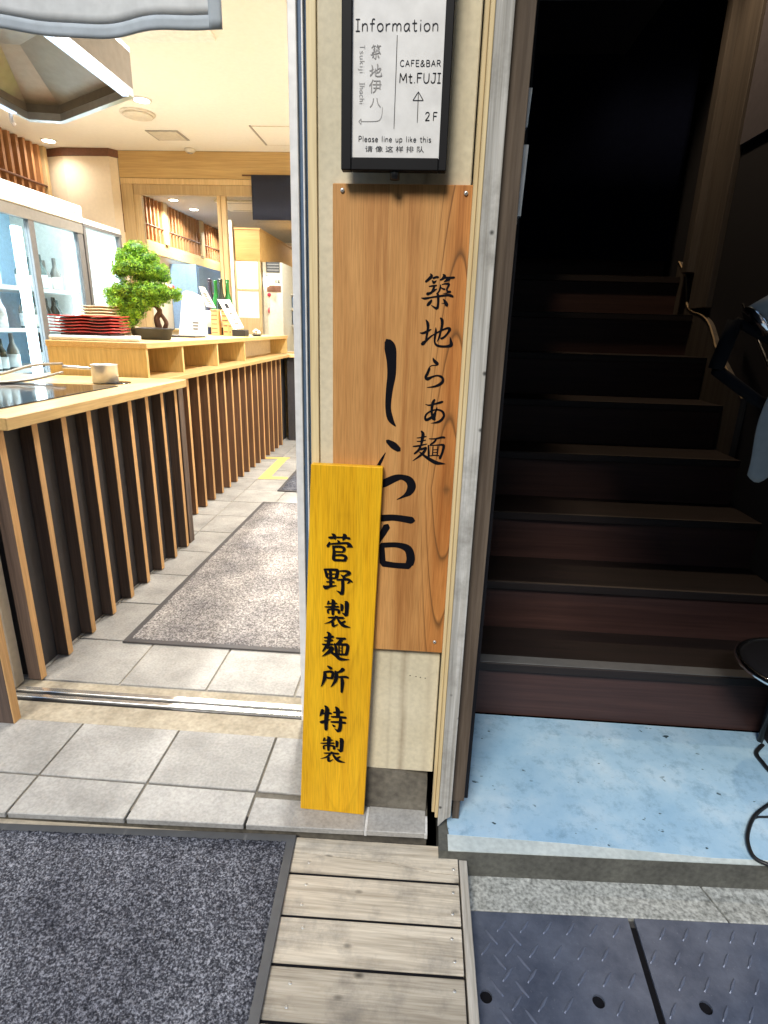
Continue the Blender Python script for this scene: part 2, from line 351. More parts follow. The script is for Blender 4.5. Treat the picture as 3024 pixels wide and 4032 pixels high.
# ------------------------------------------------------------------ mesh helpers
def props(o, label=None, cat=None, group=None, kind=None):
    if label: o['label'] = label
    if cat: o['category'] = cat
    if group: o['group'] = group
    if kind: o['kind'] = kind
    return o
def link(name, me, mat, parent=None, **kw):
    if mat is not None:
        for mm in (mat if isinstance(mat, (list, tuple)) else [mat]): me.materials.append(M[mm])
    o = bpy.data.objects.new(name, me); C.objects.link(o)
    if parent is not None:
        o.parent = parent; o.matrix_parent_inverse = Matrix.Translation(-WL[parent.name])
    else:
        WL[o.name] = Vector((0, 0, 0))
    if parent is not None: WL[o.name] = Vector((0, 0, 0))
    return props(o, **kw)
WL = {}
def thing(name, label, cat, loc=(0, 0, 0), group=None, kind=None):
    o = bpy.data.objects.new(name, None); C.objects.link(o); o.location = loc; o.empty_display_size = 0.05
    WL[o.name] = Vector(loc)
    return props(o, label, cat, group, kind)
def bm_box(bm, b):
    x0, x1, y0, y1, z0, z1 = b
    v = [bm.verts.new(p) for p in ((x0, y0, z0), (x1, y0, z0), (x1, y1, z0), (x0, y1, z0), (x0, y0, z1), (x1, y0, z1), (x1, y1, z1), (x0, y1, z1))]
    for f in ((3, 2, 1, 0), (4, 5, 6, 7), (0, 1, 5, 4), (1, 2, 6, 5), (2, 3, 7, 6), (3, 0, 4, 7)): bm.faces.new([v[i] for i in f])
    return v
def done(bm, name, smooth=False):
    me = bpy.data.meshes.new(name); bm.normal_update(); bm.to_mesh(me); bm.free()
    if smooth: me.polygons.foreach_set('use_smooth', [True] * len(me.polygons))
    return me
def box(name, b, mat, parent=None, bev=0.0, mats=None, **kw):
    bm = bmesh.new(); bm_box(bm, b)
    if bev: bmesh.ops.bevel(bm, geom=bm.edges[:], offset=bev, segments=1, affect='EDGES', profile=0.5)
    return link(name, done(bm, name), mat, parent, **kw)
def boxes(name, bs, mat, parent=None, **kw):
    bm = bmesh.new()
    for b in bs: bm_box(bm, b)
    return link(name, done(bm, name), mat, parent, **kw)
def prism(name, pts, axis, a, b, mat, parent=None, holes=(), bev=0.0, **kw):
    """polygon pts (2D) extruded along axis from a to b; 2D order: X->(y,z) Y->(x,z) Z->(x,y)"""
    loops = [pts] + list(holes)
    def P(p, t):
        return {'X': (t, p[0], p[1]), 'Y': (p[0], t, p[1]), 'Z': (p[0], p[1], t)}[axis]
    bm = bmesh.new(); flat = [p for l in loops for p in l]
    va = [bm.verts.new(P(p, a)) for p in flat]; vb = [bm.verts.new(P(p, b)) for p in flat]
    if holes:
        for t in tessellate_polygon([[Vector((p[0], p[1], 0)) for p in l] for l in loops]):
            bm.faces.new([va[i] for i in t]); bm.faces.new([vb[i] for i in reversed(t)])
    else:
        bm.faces.new(va); bm.faces.new(list(reversed(vb)))
    o = 0
    for l in loops:
        n = len(l)
        for i in range(n): bm.faces.new([va[o + i], vb[o + i], vb[o + (i + 1) % n], va[o + (i + 1) % n]])
        o += n
    bmesh.ops.recalc_face_normals(bm, faces=bm.faces)
    if bev: bmesh.ops.bevel(bm, geom=bm.edges[:], offset=bev, segments=1, affect='EDGES', profile=0.5)
    return link(name, done(bm, name), mat, parent, **kw)
def hexa(name, bot, top, mat, parent=None, bev=0.0, **kw):
    bm = bmesh.new(); a = [bm.verts.new(p) for p in bot]; b = [bm.verts.new(p) for p in top]; n = len(a)
    bm.faces.new(list(reversed(a))); bm.faces.new(b)
    for i in range(n): bm.faces.new([a[i], a[(i + 1) % n], b[(i + 1) % n], b[i]])
    bmesh.ops.recalc_face_normals(bm, faces=bm.faces)
    if bev: bmesh.ops.bevel(bm, geom=bm.edges[:], offset=bev, segments=1, affect='EDGES', profile=0.5)
    return link(name, done(bm, name), mat, parent, **kw)
def lathe_bm(bm, prof, c, seg=24, axis='Z'):
    rings = []
    for r, h in prof:
        ring = []
        for i in range(seg):
            t = 2 * math.pi * i / seg; x, y = r * math.cos(t), r * math.sin(t)
            p = {'Z': (x, y, h), 'Y': (x, h, y), 'X': (h, x, y)}[axis]
            ring.append(bm.verts.new((c[0] + p[0], c[1] + p[1], c[2] + p[2])))
        rings.append(ring)
    for a, b in zip(rings, rings[1:]):
        for i in range(seg): bm.faces.new([a[i], a[(i + 1) % seg], b[(i + 1) % seg], b[i]])
    bm.faces.new(rings[0]); bm.faces.new(list(reversed(rings[-1])))
    bmesh.ops.recalc_face_normals(bm, faces=bm.faces)
def lathe(name, prof, c, mat, parent=None, seg=24, axis='Z', smooth=True, **kw):
    bm = bmesh.new(); lathe_bm(bm, prof, c, seg, axis)
    return link(name, done(bm, name, smooth), mat, parent, **kw)
def catmull(pts, n=6, closed=False):
    out = []; P = [Vector(p) for p in pts]; m = len(P)
    for i in range(m - 1):
        p0 = P[max(i - 1, 0)]; p1 = P[i]; p2 = P[i + 1]; p3 = P[min(i + 2, m - 1)]
        for k in range(n):
            t = k / n
            out.append(0.5 * ((2 * p1) + (p2 - p0) * t + (2 * p0 - 5 * p1 + 4 * p2 - p3) * t * t + (3 * p1 - p0 - 3 * p2 + p3) * t ** 3))
    out.append(P[-1]); return out
def tube(name, pts, r, mat, parent=None, seg=8, n=6, **kw):
    P = catmull(pts, n) if n else [Vector(p) for p in pts]; bm = bmesh.new(); prev = None; rings = []
    rr = r if isinstance(r, (list, tuple)) else None
    for i, p in enumerate(P):
        t = (P[min(i + 1, len(P) - 1)] - P[max(i - 1, 0)]).normalized()
        u = t.cross(Vector((0.3, 0.9, 0.1))).normalized() if prev is None else (prev - t * prev.dot(t)).normalized()
        w = t.cross(u); prev = u
        q = rr[0] + (rr[1] - rr[0]) * i / (len(P) - 1) if rr else r
        rings.append([bm.verts.new(p + u * q * math.cos(2 * math.pi * k / seg) + w * q * math.sin(2 * math.pi * k / seg)) for k in range(seg)])
    for a, b in zip(rings, rings[1:]):
        for k in range(seg): bm.faces.new([a[k], a[(k + 1) % seg], b[(k + 1) % seg], b[k]])
    bm.faces.new(rings[0]); bm.faces.new(list(reversed(rings[-1]))); bmesh.ops.recalc_face_normals(bm, faces=bm.faces)
    return link(name, done(bm, name, True), mat, parent, **kw)
def sheet(name, f, nu, nv, mat, parent=None, thick=0.003, **kw):
    """thin cloth: f(u,v)->(x,y,z), given thickness along Y by a second skin"""
    bm = bmesh.new(); g = []
    for s in (0, 1):
        g.append([[bm.verts.new(Vector(f(i / nu, j / nv)) + Vector((0, s * thick, 0))) for j in range(nv + 1)] for i in range(nu + 1)])
    for s in (0, 1):
        for i in range(nu):
            for j in range(nv): bm.faces.new([g[s][i][j], g[s][i + 1][j], g[s][i + 1][j + 1], g[s][i][j + 1]])
    for i in range(nu):
        for j in (0, nv): bm.faces.new([g[0][i][j], g[0][i + 1][j], g[1][i + 1][j], g[1][i][j]])
    for j in range(nv):
        for i in (0, nu): bm.faces.new([g[0][i][j], g[0][i][j + 1], g[1][i][j + 1], g[1][i][j]])
    bmesh.ops.recalc_face_normals(bm, faces=bm.faces)
    return link(name, done(bm, name, True), mat, parent, **kw)
def copy(o, loc, parent=None, **kw):
    c = o.copy(); C.objects.link(c); c.location = loc
    if parent is not None:
        inv = o.matrix_parent_inverse.copy(); c.parent = parent; c.matrix_parent_inverse = inv
    WL[c.name] = Vector((0, 0, 0))
    return props(c, **kw)
def text_mesh(body):
    cu = bpy.data.curves.new('lettering', 'FONT'); cu.body = body; cu.resolution_u = 3
    o = bpy.data.objects.new('lettering', cu); C.objects.link(o)
    me = bpy.data.meshes.new_from_object(o.evaluated_get(bpy.context.evaluated_depsgraph_get()))
    C.objects.unlink(o); bpy.data.objects.remove(o); return me
def text(body, x0, x1, z0, z1, y, mat, parent, name='lettering', turn=False):
    """printed flat words filling the box x0..x1, z0..z1 on the plane Y=y, read from -Y"""
    me = text_mesh(body); n = len(me.vertices); a = np.zeros(n * 3); me.vertices.foreach_get('co', a); a = a.reshape(-1, 3)
    lo, hi = a.min(0), a.max(0); u = (a[:, 0] - lo[0]) / (hi[0] - lo[0]); v = (a[:, 1] - lo[1]) / (hi[1] - lo[1])
    if turn: u, v = v, 1 - u       # reads from top to bottom
    q = np.stack([x0 + u * (x1 - x0), np.full(n, y), z0 + v * (z1 - z0)], 1)
    me.vertices.foreach_set('co', q.ravel()); me.materials.clear(); me.update()
    return link(name, me, mat, parent)

# brush-written characters: strokes of (x, y, width), y down
def strokes_mesh(name, strokes, place, seg=7):
    bm = bmesh.new()
    for k, s in enumerate(strokes):
        P = catmull([(p[0], p[1], p[2]) for p in s], seg); L = []; Rr = []; dy = -0.00002 * (k % 9)
        for i, p in enumerate(P):
            t = (P[min(i + 1, len(P) - 1)] - P[max(i - 1, 0)]).to_2d()
            t = t.normalized() if t.length > 1e-9 else Vector((1, 0))
            nrm = Vector((-t.y, t.x)); w = max(p.z, 1e-4) * 0.5
            if i == 0 or i == len(P) - 1: w *= 0.72
            L.append(p.to_2d() + nrm * w); Rr.append(p.to_2d() - nrm * w)
        t0 = (P[1] - P[0]).to_2d().normalized(); t1 = (P[-1] - P[-2]).to_2d().normalized()
        c0 = P[0].to_2d() - t0 * P[0].z * 0.28; c1 = P[-1].to_2d() + t1 * P[-1].z * 0.28
        vl = [bm.verts.new(place(q, dy)) for q in L]; vr = [bm.verts.new(place(q, dy)) for q in Rr]
        for i in range(len(P) - 1): bm.faces.new([vl[i], vl[i + 1], vr[i + 1], vr[i]])
        a = bm.verts.new(place(c0, dy)); bm.faces.new([a, vl[0], vr[0]])
        b = bm.verts.new(place(c1, dy)); bm.faces.new([b, vr[-1], vl[-1]])
    return done(bm, name)

GLYPH = {
 'chiku': ((600, 230, 1410, 1125), [[(800,230,20),(830,290,70),(760,370,60),(690,430,50)],[(870,340,40),(950,310,50),(1005,315,45)],[(850,390,20),(900,440,60),(960,390,15)],
   [(1110,235,20),(1150,290,80),(1100,350,50),(1045,380,30)],[(1160,320,40),(1280,320,50),(1400,310,45)],[(1290,340,50),(1220,375,60),(1140,425,8)],
   [(780,540,20),(860,525,35),(970,510,35)],[(915,520,50),(890,600,50),(840,690,50),(735,725,70)],[(840,690,40),(920,630,45),(985,590,8)],
   [(1065,490,25),(1060,580,40),(1030,660,35),(975,720,25)],[(1095,490,15),(1180,465,35),(1270,475,50),(1250,540,45),(1225,600,40),(1250,650,45),(1325,660,55)],[(1300,670,30),(1230,690,20),(1130,705,5)],
   [(1080,560,25),(1130,590,35),(1180,600,40)],[(600,825,10),(700,835,50),(850,805,35),(1050,770,45),(1250,740,50),(1330,750,60),(1395,780,40)],
   [(1000,700,40),(1020,780,60),(1030,950,55),(1015,1080,60)],[(1010,1080,60),(940,1050,40),(850,990,5)],[(850,860,30),(850,890,55),(800,960,70),(755,1010,40)],
   [(1145,835,15),(1190,890,60),(1240,970,80),(1260,1015,40)],[(1110,945,5),(1190,945,22)]]),
 'chi': ((550, 1270, 1390, 2015), [[(555,1665,15),(640,1670,50),(760,1610,50),(835,1570,20)],[(690,1335,20),(740,1430,70),(750,1560,60),(730,1720,50),(715,1850,50)],
   [(600,1930,40),(640,1930,90),(720,1860,50),(820,1760,40),(910,1690,20)],[(900,1700,25),(1000,1640,35),(1130,1570,40),(1240,1530,50),(1290,1560,70),(1250,1650,50),(1170,1750,50),(1100,1790,50),(1080,1770,15)],
   [(1040,1280,30),(1090,1340,70),(1095,1480,60),(1065,1640,50),(1040,1770,45),(990,1880,8)],[(945,1520,15),(950,1620,55),(935,1750,55),(935,1880,45),(985,1960,50),(1100,1990,50),(1250,1985,55),(1350,1950,80),(1340,1860,60),(1305,1740,8)]]),
 'ra': ((525, 115, 870, 675), [[(655,120,10),(680,175,45),(735,225,50),(740,255,20)],[(740,255,15),(640,265,15),(590,310,15)],
   [(605,310,40),(575,400,45),(545,480,45),(580,510,55),(650,475,35),(740,445,25),(820,465,40),(855,520,40),(825,585,50),(720,645,35),(575,672,8)]]),
 'a': ((512, 870, 885, 1320), [[(515,975,8),(590,990,25),(700,960,30),(800,930,40),(840,915,25)],[(685,880,30),(655,940,50),(640,1040,45),(645,1150,40),(680,1250,45)],
   [(735,1025,20),(710,1110,30),(640,1210,45),(545,1260,45),(525,1200,35),(570,1130,30),(680,1075,25),(780,1070,30),(850,1110,40),(870,1180,40),(820,1260,45),(740,1300,35),(635,1318,5)],[(715,1120,28),(702,1200,30),(700,1260,40)]]),
 'men': ((290, 1465, 910, 2065), [[(435,1470,25),(470,1530,55),(455,1650,45),(445,1740,30)],[(360,1600,15),(450,1585,20),(535,1565,20)],[(365,1660,15),(440,1655,20),(525,1630,20)],[(295,1755,20),(400,1740,30),(550,1700,15)],
   [(435,1745,35),(400,1820,40),(325,1890,30)],[(400,1810,25),(480,1790,40),(540,1770,30),(500,1850,45),(420,1930,35),(300,2020,8)],[(420,1850,20),(520,1920,40),(620,1980,55),(740,2035,60),(840,2045,35),(910,2050,10)],
   [(585,1605,15),(700,1600,25),(820,1570,35),(875,1575,30)],[(720,1600,25),(680,1660,35),(610,1710,20)],[(580,1720,25),(590,1850,35),(595,1950,35)],[(600,1725,15),(720,1715,20),(830,1705,35),(860,1730,45),(840,1850,40),(800,1960,45)],
   [(665,1735,20),(665,1900,22)],[(755,1730,20),(750,1890,22)],[(675,1800,12),(745,1795,14)],[(675,1850,12),(745,1845,14)],[(610,1915,15),(700,1900,20),(790,1905,20)]]),
 'suga': ((245, 100, 840, 720), [[(290,200,30),(350,205,60),(500,190,35),(650,190,40),(765,205,60)],[(365,120,20),(420,160,80),(440,245,20)],[(615,110,20),(650,160,100),(605,255,15)],[(490,250,20),(530,300,70)],
   [(320,300,30),(300,350,60),(268,405,60)],[(300,345,30),(480,325,45),(690,305,50),(750,340,90),(825,385,25)],[(690,392,16),(760,378,40),(830,390,14)],[(390,380,40),(415,500,65),(405,640,70),(398,690,60)],
   [(400,400,50),(560,390,55),(640,430,70),(620,500,50)],[(420,505,40),(620,505,35)],[(440,585,40),(600,575,55),(680,620,70),(645,690,55)],[(400,690,60),(680,690,50)]]),
 'no': ((185, 880, 835, 1475), [[(205,900,30),(240,950,60),(270,1080,60)],[(205,905,35),(440,905,60),(500,930,70),(470,1080,70)],[(340,910,66),(350,1080,65),(350,1280,65)],[(260,1000,26),(480,995,26)],[(270,1090,40),(460,1085,40)],
   [(255,1175,30),(340,1175,40),(430,1170,45)],[(190,1262,30),(240,1300,90),(340,1270,50),(475,1245,25)],[(540,925,25),(680,920,50),(760,960,70),(680,1010,50),(640,1040,40)],[(570,1000,15),(640,1060,70),(640,1110,50)],
   [(480,1120,40),(640,1105,45),(730,1100,60),(820,1150,40)],[(710,1190,15),(760,1150,50)],[(610,1120,70),(615,1280,70),(600,1430,80)],[(590,1430,70),(540,1390,50),(475,1360,10)]]),
 'sei': ((200, 1550, 780, 2175), [[(360,1555,20),(400,1600,80),(390,1750,70),(385,1890,55)],[(300,1590,40),(270,1670,30)],[(290,1650,25),(400,1635,30),(480,1635,35)],[(210,1725,25),(360,1715,45),(520,1700,35)],[(275,1780,40),(285,1860,45)],
   [(280,1775,35),(400,1765,40),(510,1780,60),(515,1850,55)],[(555,1640,25),(585,1680,70),(580,1790,50)],[(650,1580,30),(690,1620,90),(690,1780,80),(680,1885,80)],[(680,1890,70),(620,1850,40),(585,1830,10)],[(440,1910,30),(500,1935,50)],
   [(280,1955,30),(450,1945,50),(630,1945,55)],[(430,1960,50),(350,2040,45),(200,2095,8)],[(390,2040,50),(385,2100,60),(390,2150,50)],[(395,2150,45),(500,2090,15)],[(660,2010,40),(600,2050,50),(560,2060,30)],[(490,1975,40),(560,2060,70),(640,2120,70),(775,2145,15)]]),
 'men2': ((175, 145, 615, 590), [[(260,150,20),(300,190,55),(285,300,50),(270,370,45)],[(215,240,25),(290,230,35),(360,215,40)],[(220,290,20),(290,285,30),(350,270,30)],[(185,345,25),(270,345,35),(355,335,30)],[(250,370,45),(190,460,20)],
   [(250,400,30),(340,390,50),(300,450,60),(180,540,8)],[(290,440,40),(400,510,50),(470,560,55),(610,562,10)],[(400,235,25),(480,240,40),(550,235,35)],[(490,250,50),(440,310,50),(400,330,30)],[(375,320,25),(400,400,45),(405,480,40)],
   [(390,335,30),(500,330,40),(580,345,50),(560,490,50)],[(445,340,20),(448,480,20)],[(495,340,20),(495,480,20)],[(450,385,12),(490,385,12)],[(450,430,12),(490,430,12)],[(400,490,35),(560,485,35)]]),
 'sho': ((165, 655, 590, 1080), [[(265,660,20),(310,690,50),(330,705,30)],[(215,750,30),(225,800,50),(215,880,50),(165,1000,8)],[(215,760,30),(310,745,40),(350,770,45),(330,860,40)],[(240,845,30),(340,850,35)],
   [(480,685,30),(500,705,60),(440,745,35),(390,750,30)],[(385,730,30),(405,790,50),(385,890,50),(315,995,8)],[(430,825,30),(540,815,40),(590,830,30)],[(480,830,30),(495,900,55),(485,1070,35)]]),
 'toku': ((150, 1270, 565, 1690), [[(195,1335,40),(180,1390,45),(152,1445,10)],[(185,1400,30),(330,1385,35)],[(155,1525,25),(190,1530,55),(315,1480,10)],[(230,1275,25),(265,1330,60),(250,1480,60),(245,1655,45)],[(360,1370,30),(510,1355,40)],
   [(395,1280,25),(425,1330,60),(430,1440,50)],[(325,1440,30),(450,1435,40),(560,1440,40)],[(320,1520,30),(440,1515,40),(550,1520,40)],[(470,1450,45),(465,1600,55),(440,1660,60)],[(440,1665,50),(380,1620,10)],[(345,1560,15),(380,1590,45)]]),
}
# thin hand-drawn letters: (advance, strokes), unit cap height
HAND = {
 'I': (0.42, [[(0.21, 1.0), (0.21, 0.0)], [(0.04, 1.0), (0.38, 1.0)], [(0.04, 0.0), (0.38, 0.0)]]), 'n': (0.56, [[(0.06, 0.64), (0.06, 0.0)], [(0.06, 0.42), (0.22, 0.62), (0.40, 0.58), (0.46, 0.38), (0.46, 0.0)]]),
 'f': (0.46, [[(0.42, 0.98), (0.28, 1.02), (0.20, 0.84), (0.18, 0.0)], [(0.02, 0.62), (0.40, 0.64)]]), 'o': (0.60, [[(0.28, 0.64), (0.10, 0.52), (0.06, 0.30), (0.16, 0.04), (0.34, 0.0), (0.50, 0.16), (0.52, 0.42), (0.42, 0.60), (0.28, 0.64)]]),
 'r': (0.44, [[(0.06, 0.64), (0.07, 0.0)], [(0.07, 0.38), (0.20, 0.58), (0.40, 0.62)]]), 'm': (0.84, [[(0.06, 0.64), (0.06, 0.0)], [(0.06, 0.42), (0.20, 0.62), (0.34, 0.58), (0.40, 0.38), (0.40, 0.0)], [(0.40, 0.42), (0.54, 0.62), (0.68, 0.58), (0.74, 0.38), (0.74, 0.0)]]),
 'a': (0.58, [[(0.46, 0.56), (0.30, 0.64), (0.10, 0.50), (0.06, 0.20), (0.18, 0.0), (0.36, 0.10), (0.46, 0.40)], [(0.47, 0.62), (0.47, 0.14), (0.54, 0.0)]]), 't': (0.48, [[(0.20, 0.94), (0.20, 0.16), (0.28, 0.0), (0.42, 0.06)], [(0.02, 0.64), (0.40, 0.66)]]),
 'i': (0.24, [[(0.12, 0.62), (0.12, 0.0)], [(0.12, 0.86), (0.13, 0.92)]]), 'C': (0.70, [[(0.60, 0.86), (0.42, 1.0), (0.18, 0.88), (0.06, 0.50), (0.16, 0.12), (0.40, 0.0), (0.62, 0.12)]]), 'A': (0.70, [[(0.04, 0.0), (0.34, 1.0)], [(0.34, 1.0), (0.64, 0.0)], [(0.14, 0.36), (0.54, 0.36)]]),
 'F': (0.60, [[(0.08, 1.0), (0.08, 0.0)], [(0.08, 1.0), (0.54, 1.0)], [(0.08, 0.54), (0.46, 0.54)]]), 'E': (0.62, [[(0.08, 1.0), (0.08, 0.0)], [(0.08, 1.0), (0.54, 1.0)], [(0.08, 0.54), (0.48, 0.54)], [(0.08, 0.0), (0.56, 0.0)]]),
 '&': (0.72, [[(0.64, 0.0), (0.20, 0.66), (0.20, 0.90), (0.36, 0.98), (0.44, 0.82), (0.30, 0.60), (0.08, 0.36), (0.08, 0.12), (0.26, 0.0), (0.48, 0.12), (0.62, 0.44)]]), 'B': (0.66, [[(0.08, 1.0), (0.08, 0.0)], [(0.08, 1.0), (0.40, 0.98), (0.52, 0.78), (0.40, 0.56), (0.08, 0.54)], [(0.40, 0.54), (0.58, 0.36), (0.54, 0.10), (0.36, 0.0), (0.08, 0.0)]]),
 'R': (0.68, [[(0.08, 1.0), (0.08, 0.0)], [(0.08, 1.0), (0.42, 0.98), (0.54, 0.78), (0.42, 0.54), (0.08, 0.50)], [(0.30, 0.50), (0.62, 0.0)]]), 'M': (0.86, [[(0.06, 0.0), (0.10, 1.0)], [(0.10, 1.0), (0.40, 0.24)], [(0.40, 0.24), (0.70, 1.0)], [(0.70, 1.0), (0.76, 0.0)]]), '.': (0.26, [[(0.11, 0.0), (0.13, 0.05)]]),
 'U': (0.72, [[(0.08, 1.0), (0.09, 0.30), (0.22, 0.02), (0.44, 0.02), (0.58, 0.28), (0.60, 1.0)]]), 'J': (0.58, [[(0.44, 1.0), (0.44, 0.28), (0.32, 0.02), (0.12, 0.04), (0.04, 0.22)], [(0.20, 1.0), (0.54, 1.0)]]), '2': (0.64, [[(0.06, 0.78), (0.20, 0.98), (0.44, 0.96), (0.52, 0.74), (0.38, 0.42), (0.06, 0.0)], [(0.06, 0.0), (0.58, 0.03)]]),
 'P': (0.62, [[(0.08, 1.0), (0.08, 0.0)], [(0.08, 1.0), (0.42, 0.98), (0.54, 0.76), (0.42, 0.50), (0.08, 0.46)]]), 'l': (0.26, [[(0.12, 1.04), (0.12, 0.0)]]), 'e': (0.58, [[(0.08, 0.34), (0.48, 0.36), (0.42, 0.58), (0.24, 0.64), (0.08, 0.44), (0.10, 0.14), (0.28, 0.0), (0.50, 0.10)]]), 's': (0.50, [[(0.42, 0.54), (0.24, 0.64), (0.08, 0.50), (0.24, 0.34), (0.42, 0.20), (0.34, 0.02), (0.06, 0.06)]]),
 'u': (0.58, [[(0.07, 0.62), (0.08, 0.18), (0.20, 0.0), (0.38, 0.06), (0.46, 0.26)], [(0.46, 0.62), (0.47, 0.0)]]), 'p': (0.60, [[(0.08, 0.62), (0.08, -0.34)], [(0.08, 0.44), (0.24, 0.64), (0.48, 0.52), (0.48, 0.14), (0.26, 0.0), (0.08, 0.14)]]), 'k': (0.54, [[(0.08, 1.0), (0.08, 0.0)], [(0.42, 0.62), (0.10, 0.28)], [(0.20, 0.36), (0.46, 0.0)]]),
 'h': (0.56, [[(0.06, 1.02), (0.06, 0.0)], [(0.06, 0.42), (0.22, 0.62), (0.40, 0.58), (0.46, 0.38), (0.46, 0.0)]]), 'T': (0.62, [[(0.30, 1.0), (0.30, 0.0)], [(0.02, 1.0), (0.58, 1.0)]]), 'j': (0.28, [[(0.16, 0.62), (0.16, -0.16), (0.02, -0.30)], [(0.16, 0.86), (0.17, 0.92)]]), 'c': (0.52, [[(0.44, 0.52), (0.26, 0.64), (0.08, 0.46), (0.08, 0.16), (0.24, 0.0), (0.46, 0.10)]]), ' ': (0.42, [])}
def hand(body, x0, x1, z0, z1, w, y, mat, parent, gap=0.12, turn=False):
    adv = sum(HAND[c][0] + gap for c in body) - gap; st = []; u = 0.0
    L, H = ((z1 - z0), (x1 - x0)) if turn else ((x1 - x0), (z1 - z0))
    for c in body:
        for s in HAND[c][1]:
            q = []
            for px, py in s:
                a = (u + px) / adv * L; b = py * H
                q.append((x0 + b, z1 - a, w) if turn else (x0 + a, z0 + b, w))
            st.append(q)
        u += HAND[c][0] + gap
    return link('lettering', strokes_mesh('lettering', st, lambda q, dy: (q.x, y + dy, q.y), 5), mat, parent)
def glyph(key, x0, x1, z0, z1, ysurf, parent, mat='ink', bold=1.0):
    (a, b, c, d), st = GLYPH[key]; kx = (x1 - x0) / (c - a); kz = (z1 - z0) / (d - b)
    s2 = [[(x0 + (p[0] - a) * kx, z1 - (p[1] - b) * kz, p[2] * (kx + kz) * 0.5 * bold) for p in s] for s in st]
    return link('character', strokes_mesh('character', s2, lambda q, dy: (q.x, ysurf(q.y) + dy, q.y)), mat, parent)

# ================================================================== SETTING
LZ, DZ, SZ = -0.02, -0.05, -0.10      # landing, boardwalk, street-side drain level (shop tiles are 0)
box('street_ground', (-30, 30, -30, 1.15, -0.30, -0.112), 'asphalt', kind='structure')
# --- tiled shop floor, every tile its own piece on a grout bed
fl = boxes('shop_floor', [(-4.0, 0.08, 1.597, 12.6, -0.12, -0.005)], 'grout', kind='structure')
TX = [-3.095 + 0.3015 * i for i in range(11)]
yj = [1.60] + [1.87 + 0.3065 * i for i in range(15)]
tile_me = {}
def tile(x0, x1, y0, y1, parent, mat='tile_ceramic', z=0.0):
    w, d = round(x1 - x0, 3), round(y1 - y0, 3)
    if (w, d, mat) not in tile_me:
        o = box('tile', (0, w, 0, d, -0.012, 0), mat, parent, 0.0015); tile_me[(w, d, mat)] = o.data
    else:
        o = bpy.data.objects.new('tile', tile_me[(w, d, mat)]); C.objects.link(o); o.parent = parent
        o.matrix_parent_inverse = Matrix.Translation(-WL[parent.name]); WL[o.name] = Vector((0, 0, 0))
    o.location = (x0, y0, z + random.uniform(-0.0006, 0.0004)); return o
g = 0.0032
for i in range(5, 10):
    for j in range(len(yj) - 1):
        tile(TX[i] + g, TX[i + 1] - g, yj[j] + g, yj[j + 1] - g, fl)
for j in range(0, 13): tile(TX[10] + g, 0.075, yj[j] + g, yj[j + 1] - g, fl)
# --- tiled entrance step in front of the door
es = thing('entrance_step', None, None, (0, 0, 0), kind='structure')
def yfront(x): return 1.0965 + (x - 0.057) * 0.037
prism('step_bed', [(-1.6, 1.40), (0.0605, 1.40), (0.0605, yfront(0.0605) + 0.030), (-1.6, yfront(-1.6) + 0.030)], 'Z', -0.13, -0.005, 'plinth_concrete', es)
XB = [-1.594, -1.292, -0.991, -0.690, -0.391, -0.0915, 0.059]
gw = [0.003] * 7
for i in range(6):
    a, b = XB[i] + g, XB[i + 1] - g
    if b < -0.2 or True:
        y1 = 1.40 if b < -0.2 else 1.168
        if y1 > 1.2:
            tile(a, b, 1.186 + g, y1 - 0.002, es)
        elif a < -0.3: tile(a, -0.231, 1.186 + g, 1.398, es)
        ytop = 1.186 - g if y1 > 1.2 else 1.168
        o = prism('tile', [(a, ytop), (b, ytop), (b, yfront(b)), (a, yfront(a))], 'Z', -0.016, 0.0, 'tile_ceramic', es, bev=0.0015)
# pale grout lines at the two right-hand joints of the step
boxes('grout_line', [(-0.0945, -0.0885, yfront(-0.09) - 0.0005, 1.166, -0.0155, -0.0015), (0.0535, 0.0605, yfront(0.057) - 0.0008, 1.15, -0.0155, -0.0010)], 'grout_white', es)
# --- threshold strip with the sliding-door rails
th = thing('door_track', 'pale metal sliding door rails set in the concrete doorway threshold', 'door track', (-0.8, 1.5, 0))
box('threshold', (-1.6, -0.20, 1.402, 1.597, -0.1, -0.004), 'threshold_concrete', th)
for a, b in ((1.500, 1.517), (1.532, 1.552)):
    box('rail', (-1.30, -0.30, a, b, -0.02, 0.004), 'rail_metal', th, 0.0012)
box('groove', (-1.30, -0.30, 1.517, 1.532, -0.02, -0.0015), 'black_paint', th)
box('groove', (-1.30, -0.30, 1.490, 1.500, -0.02, -0.0012), 'black_paint', th)
# --- landing before the stairs
la = thing('stair_landing', None, None, (0.6, 1.3, 0), kind='structure')
def lfront(x): return 1.076 + (x - 0.15) * 0.041
prism('landing_slab', [(0.090, 1.60), (1.9, 1.60), (1.9, lfront(1.9)), (0.090, lfront(0.090))], 'Z', -0.12, LZ - 0.004, 'landing_face', la)
prism('painted_floor', [(0.112, 1.60), (1.9, 1.60), (1.9, lfront(1.9) + 0.018), (0.75, lfront(0.75) + 0.012), (0.40, lfront(0.40) + 0.034), (0.116, lfront(0.10) + 0.045), (0.112, 1.15)], 'Z', LZ - 0.004, LZ, 'landing_paint', la)
prism('painted_edge', [(0.112, lfront(0.112) + 0.045), (0.40, lfront(0.40) + 0.034), (0.75, lfront(0.75) + 0.012), (1.9, lfront(1.9) + 0.018), (1.9, lfront(1.9) - 0.001), (0.112, lfront(0.112) - 0.001)], 'Z', LZ - 0.0035, LZ - 0.0005, 'edge_paint', la)
